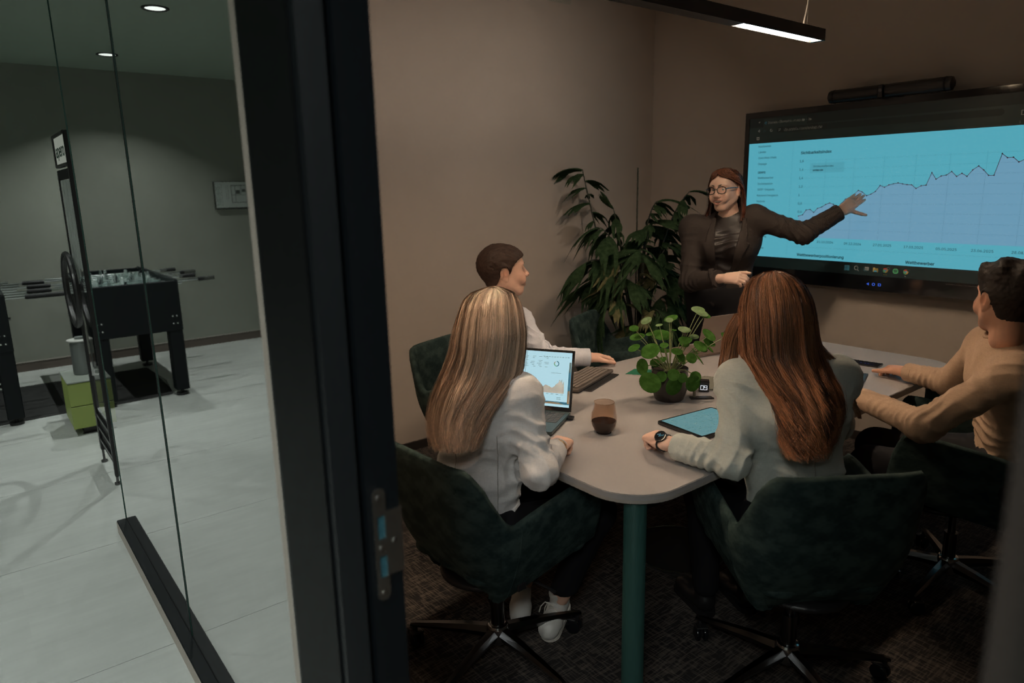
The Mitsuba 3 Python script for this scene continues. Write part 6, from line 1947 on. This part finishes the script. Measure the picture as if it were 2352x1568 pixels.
brows(pd, J, (.03, .018, .012), 1.02)
part(pd, 'teeth', to_world(sphere((.0865, 0, -.0550), (.0080, .0205, .0042), 3), J['C'], J['R'], 1.02), 'mat_teeth', smooth=True)
part(pd, 'mouth', to_world(sphere((.082, 0, -.0585), (.0090, .0190, .0070), 3), J['C'], J['R'], 1.02), 'mat_mouth', smooth=True)
short_hair(pd, J, 1.02, [-.12, -.05, -.036, -.02, .0, .012, .03, .05, .065, .1], [-.062, -.052, -.02, .03, .03, -.008, .028, .050, .058, .070], [.004, .006, .011, .014], (.026, .014, .010), 4)

# ---- standing presenter
TONE_E = (0.84, 0.56, 0.43)
J = joints(210, (3.612, 2.522, .955), (3.582, 2.458, 1.395), (3.530, 2.450, 1.565), (186, 4, 3), w=.98, sh=.165, drop=.025, EL=(3.768, 2.088, 1.318), WL=(3.940, 1.965, 1.440), ER=(3.375, 2.560, 1.040), WR=(3.330, 2.290, 1.088),
           KL=(3.600, 2.455, .51), KR=(3.57, 2.625, .51), AL=(3.620, 2.450, .10), AR=(3.590, 2.64, .10), bust=True)
J['SL'] = A3(3.632, 2.318, 1.405); J['SR'] = A3(3.468, 2.625, 1.352)
pe = thing('person', 'standing woman with glasses and a black blazer, pointing at the display', 'person')
dl = unit(J['WL'] - J['EL'])
pl = unit(A3(4.150, 1.905, 1.565) - J['WL'])
h1 = hand(J['WL'], pl, (-.45, -.75, .62), (.15, -.35, -1.0), curl=((2, 6, 4), (0, 6, 4), (0, 6, 4), (4, 8, 4)), fan=(2, 0, -1, -3), thumb=(52, 4, 4), size=1.06)
h2 = hand(J['WR'], (-.02, -1.0, .06), (-.75, .1, .55), (-.4, .05, .9), curl=((35, 50, 40), (40, 55, 40), (42, 58, 40), (45, 60, 40)), spread=2, thumb=(25, 12, 15), size=1.0)
skin_part(pe, [body_mesh(J), to_world(head_mesh(True), J['C'], J['R']), h1, h2], TONE_E, head_marks(J, True, TONE_E))
eyes(pe, J, (.05, -.10))
brows(pe, J, (.035, .018, .012))
part(pe, 'teeth', to_world(sphere((.0885, 0, -.0535), (.0085, .0235, .0052), 3), J['C'], J['R']), 'mat_teeth', smooth=True)
part(pe, 'mouth', to_world(sphere((.082, 0, -.0600), (.0090, .0200, .0080), 3), J['C'], J['R']), 'mat_mouth', smooth=True)
# dark top under the open blazer
T1 = garment(J, .004, sleeves='', neck=.050, hem=(J['P'] + A3(0, 0, -.05), A3(0, 0, -1)), neck_up=.012)
m = folds(T1.mesh(), [(J['N'] + J['f'] * .1 - UP * .22, A3(0, 0, 1), .13, .05, .010), (J['N'] + J['f'] * .1 - UP * .12, A3(0, .2, 1), .10, .06, .007)], grain=.002, seed=20)
part(pe, 'top', m, 'mat_black_blouse', 'black draped top', smooth=True)
F = garment(J, .022, h=.006, cuffs={'L': .90, 'R': .80}, hem=(J['P'] + A3(0, 0, -.16), A3(0, 0, -1)), neck=.056, sg_=.019)
G = F.copy()
P_, N_, f_, l_ = J['P'], J['N'], J['f'], J['l']


def opening(X):
    """< 0 where the blazer stands: everything but a long wedge open at the front"""
    q = X - np.asarray(P_, np.float32)
    z = q[..., 2]
    half = np.interp(z, [-.2, .02, .08, .20, .40, .5], [.045, .016, .028, .052, .078, .085]).astype(np.float32)
    lat = np.abs(q @ l_.astype(np.float32) - np.interp(z, [0, .44], [.02, .012 + (N_ - P_) @ l_]).astype(np.float32))
    fr = (q @ f_.astype(np.float32)) - np.interp(z, [0, .44], [P_ @ f_ * 0, (N_ - P_) @ f_]).astype(np.float32)
    return np.where(fr > .02, half - lat, -1.0).astype(np.float32)


F.clip(opening, .006)
m = folds(F.mesh(), [(J['EL'], J['WL'] - J['EL'], .11, .036, .010), ((J['SL'] + J['EL']) / 2, J['EL'] - J['SL'], .12, .050, .006), (J['ER'], J['WR'] - J['ER'], .11, .038, .010), ((J['SR'] + J['ER']) / 2, A3(.1, .2, 1), .13, .055, .007), (J['P'] + A3(-.05, -.05, .18), A3(.2, .2, 1), .15, .06, .006)], grain=.002, seed=22)
jk = part(pe, 'blazer', m, 'mat_black_blazer', 'black blazer', smooth=True)
for s in (-1, 1):
    # lapel: a flap of cloth lying on the blazer, broad below the collar, ending at the waist button, notched
    L_ = G.copy()
    _, X = L_.grid()
    q = X - np.asarray(P_, np.float32)
    z = q[..., 2]
    lat = s * (q @ l_.astype(np.float32) - np.interp(z, [0, .44], [.02, .012 + (N_ - P_) @ l_]).astype(np.float32))
    fr = (q @ f_.astype(np.float32)) - np.interp(z, [0, .44], [0, (N_ - P_) @ f_]).astype(np.float32)
    inner = np.interp(z, [.08, .20, .40, .5], [.024, .047, .072, .076]).astype(np.float32)
    outer = np.interp(z, [.08, .20, .29, .315, .318, .36, .44], [.028, .086, .122, .134, .112, .114, .098]).astype(np.float32)
    shell = np.abs(L_.v - .005) - .0075
    L_.v = np.maximum.reduce([shell, inner - lat, lat - outer, .075 - z, z - .455, .015 - fr]).astype(np.float32)
    if (L_.v < 0).any():
        part(jk, 'lapel', L_.mesh(), 'mat_black_blazer', 'notched lapel', smooth=True)
for s, c in (('L', .885), ('R', .785)):
    cuff_ring(pe, J, s, c, .054 - .010 * c + (.004 if s == 'L' else .004), 'mat_black_blazer', 'cuff', .012)
TP = Field(A3(3.3, 2.2, .03), A3(3.9, 2.9, 1.1), .011)
TP.cap(J['P'] - J['l'] * .08, J['P'] + J['l'] * .08, .125, k=.05)
for s in 'RL':
    leg(TP, J, s, .02)
part(pe, 'trousers', TP.mesh(), 'mat_black_cloth', 'black trousers', smooth=True)
for s in 'LR':
    shoe(pe, J['A' + s] + A3(0, 0, -.058), J['A' + s] + A3(-.19, -.08, -.062), 'mat_black_plastic', False)
# hair: parted, framing the face, to the shoulders, ends turned out; the left ear shows
C, R = J['C'], J['R']
RE = [(.012, .0, .1275, .0, .0), (.010, .0, .1235, .030, .040), (.002, .0, .106, .062, .076), (-.006, .0, .076, .081, .098), (-.010, .0, .030, .0885, .104), (-.012, .0, -.020, .089, .100), (-.014, -.003, -.070, .094, .092), (-.008, -.006, -.115, .103, .086), (.002, -.008, -.150, .113, .082), (.016, -.010, -.178, .125, .080)]
ROWS_E = [(*(C + R @ A3(a, b, c)), d, e) for a, b, c, d, e in RE]
SPAN = ([0, .22, .29, .34, .40, .46, .54, .7, 1.0], [180, 180, 174, 154, 132, 120, 114, 116, 124], [180, 180, 168, 142, 114, 94, 80, 82, 96])
AU = [(0.030, 0.012, 0.008), (0.070, 0.026, 0.015), (0.20, 0.075, 0.038)]
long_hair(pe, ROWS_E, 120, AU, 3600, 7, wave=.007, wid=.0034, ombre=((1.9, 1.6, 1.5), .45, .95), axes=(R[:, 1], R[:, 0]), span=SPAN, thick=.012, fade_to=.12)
# glasses
W = lambda *q: C + R @ A3(*q)  # noqa: E731
gs = None
rims = []
for s in (-1, 1):
    pts = []
    for a in np.linspace(0, 2 * np.pi, 33):
        y = s * .0345 + .0258 * math.copysign(abs(math.cos(a)) ** .82, math.cos(a))
        z = .0085 + .0190 * math.copysign(abs(math.sin(a)) ** .82, math.sin(a)) * (1.0 if math.sin(a) > 0 else 1.08)
        pts.append(W(.109 - .35 * max(0, abs(y) - .03) ** 1.2, y, z))
    rims.append(tube(pts, .0021, 7, caps=False))
rims.append(tube([W(.109, -.011, .013), W(.112, 0, .016), W(.109, .011, .013)], .0019, 7))
gs = part(pe, 'glasses', cat(rims), 'mat_frame_black', 'black round-framed glasses', smooth=True)
for s in (-1, 1):
    part(gs, 'temple', tube([W(.103, s * .057, .015), W(.085, s * .075, .016), W(.03, s * .083, .014), W(-.012, s * .083, .012), W(-.03, s * .083, -.004)], [.0026, .003, .0028, .0024, .002], 7), 'mat_frame_blue', 'blue temple', smooth=True)
part(pe, 'earring', tube([W(-.004, .088, -.036) + R @ A3(math.cos(a) * .006, 0, math.sin(a) * .008) for a in np.linspace(0, 2 * np.pi, 13)], .0014, 6, caps=False), 'mat_gold', 'small hoop earring')
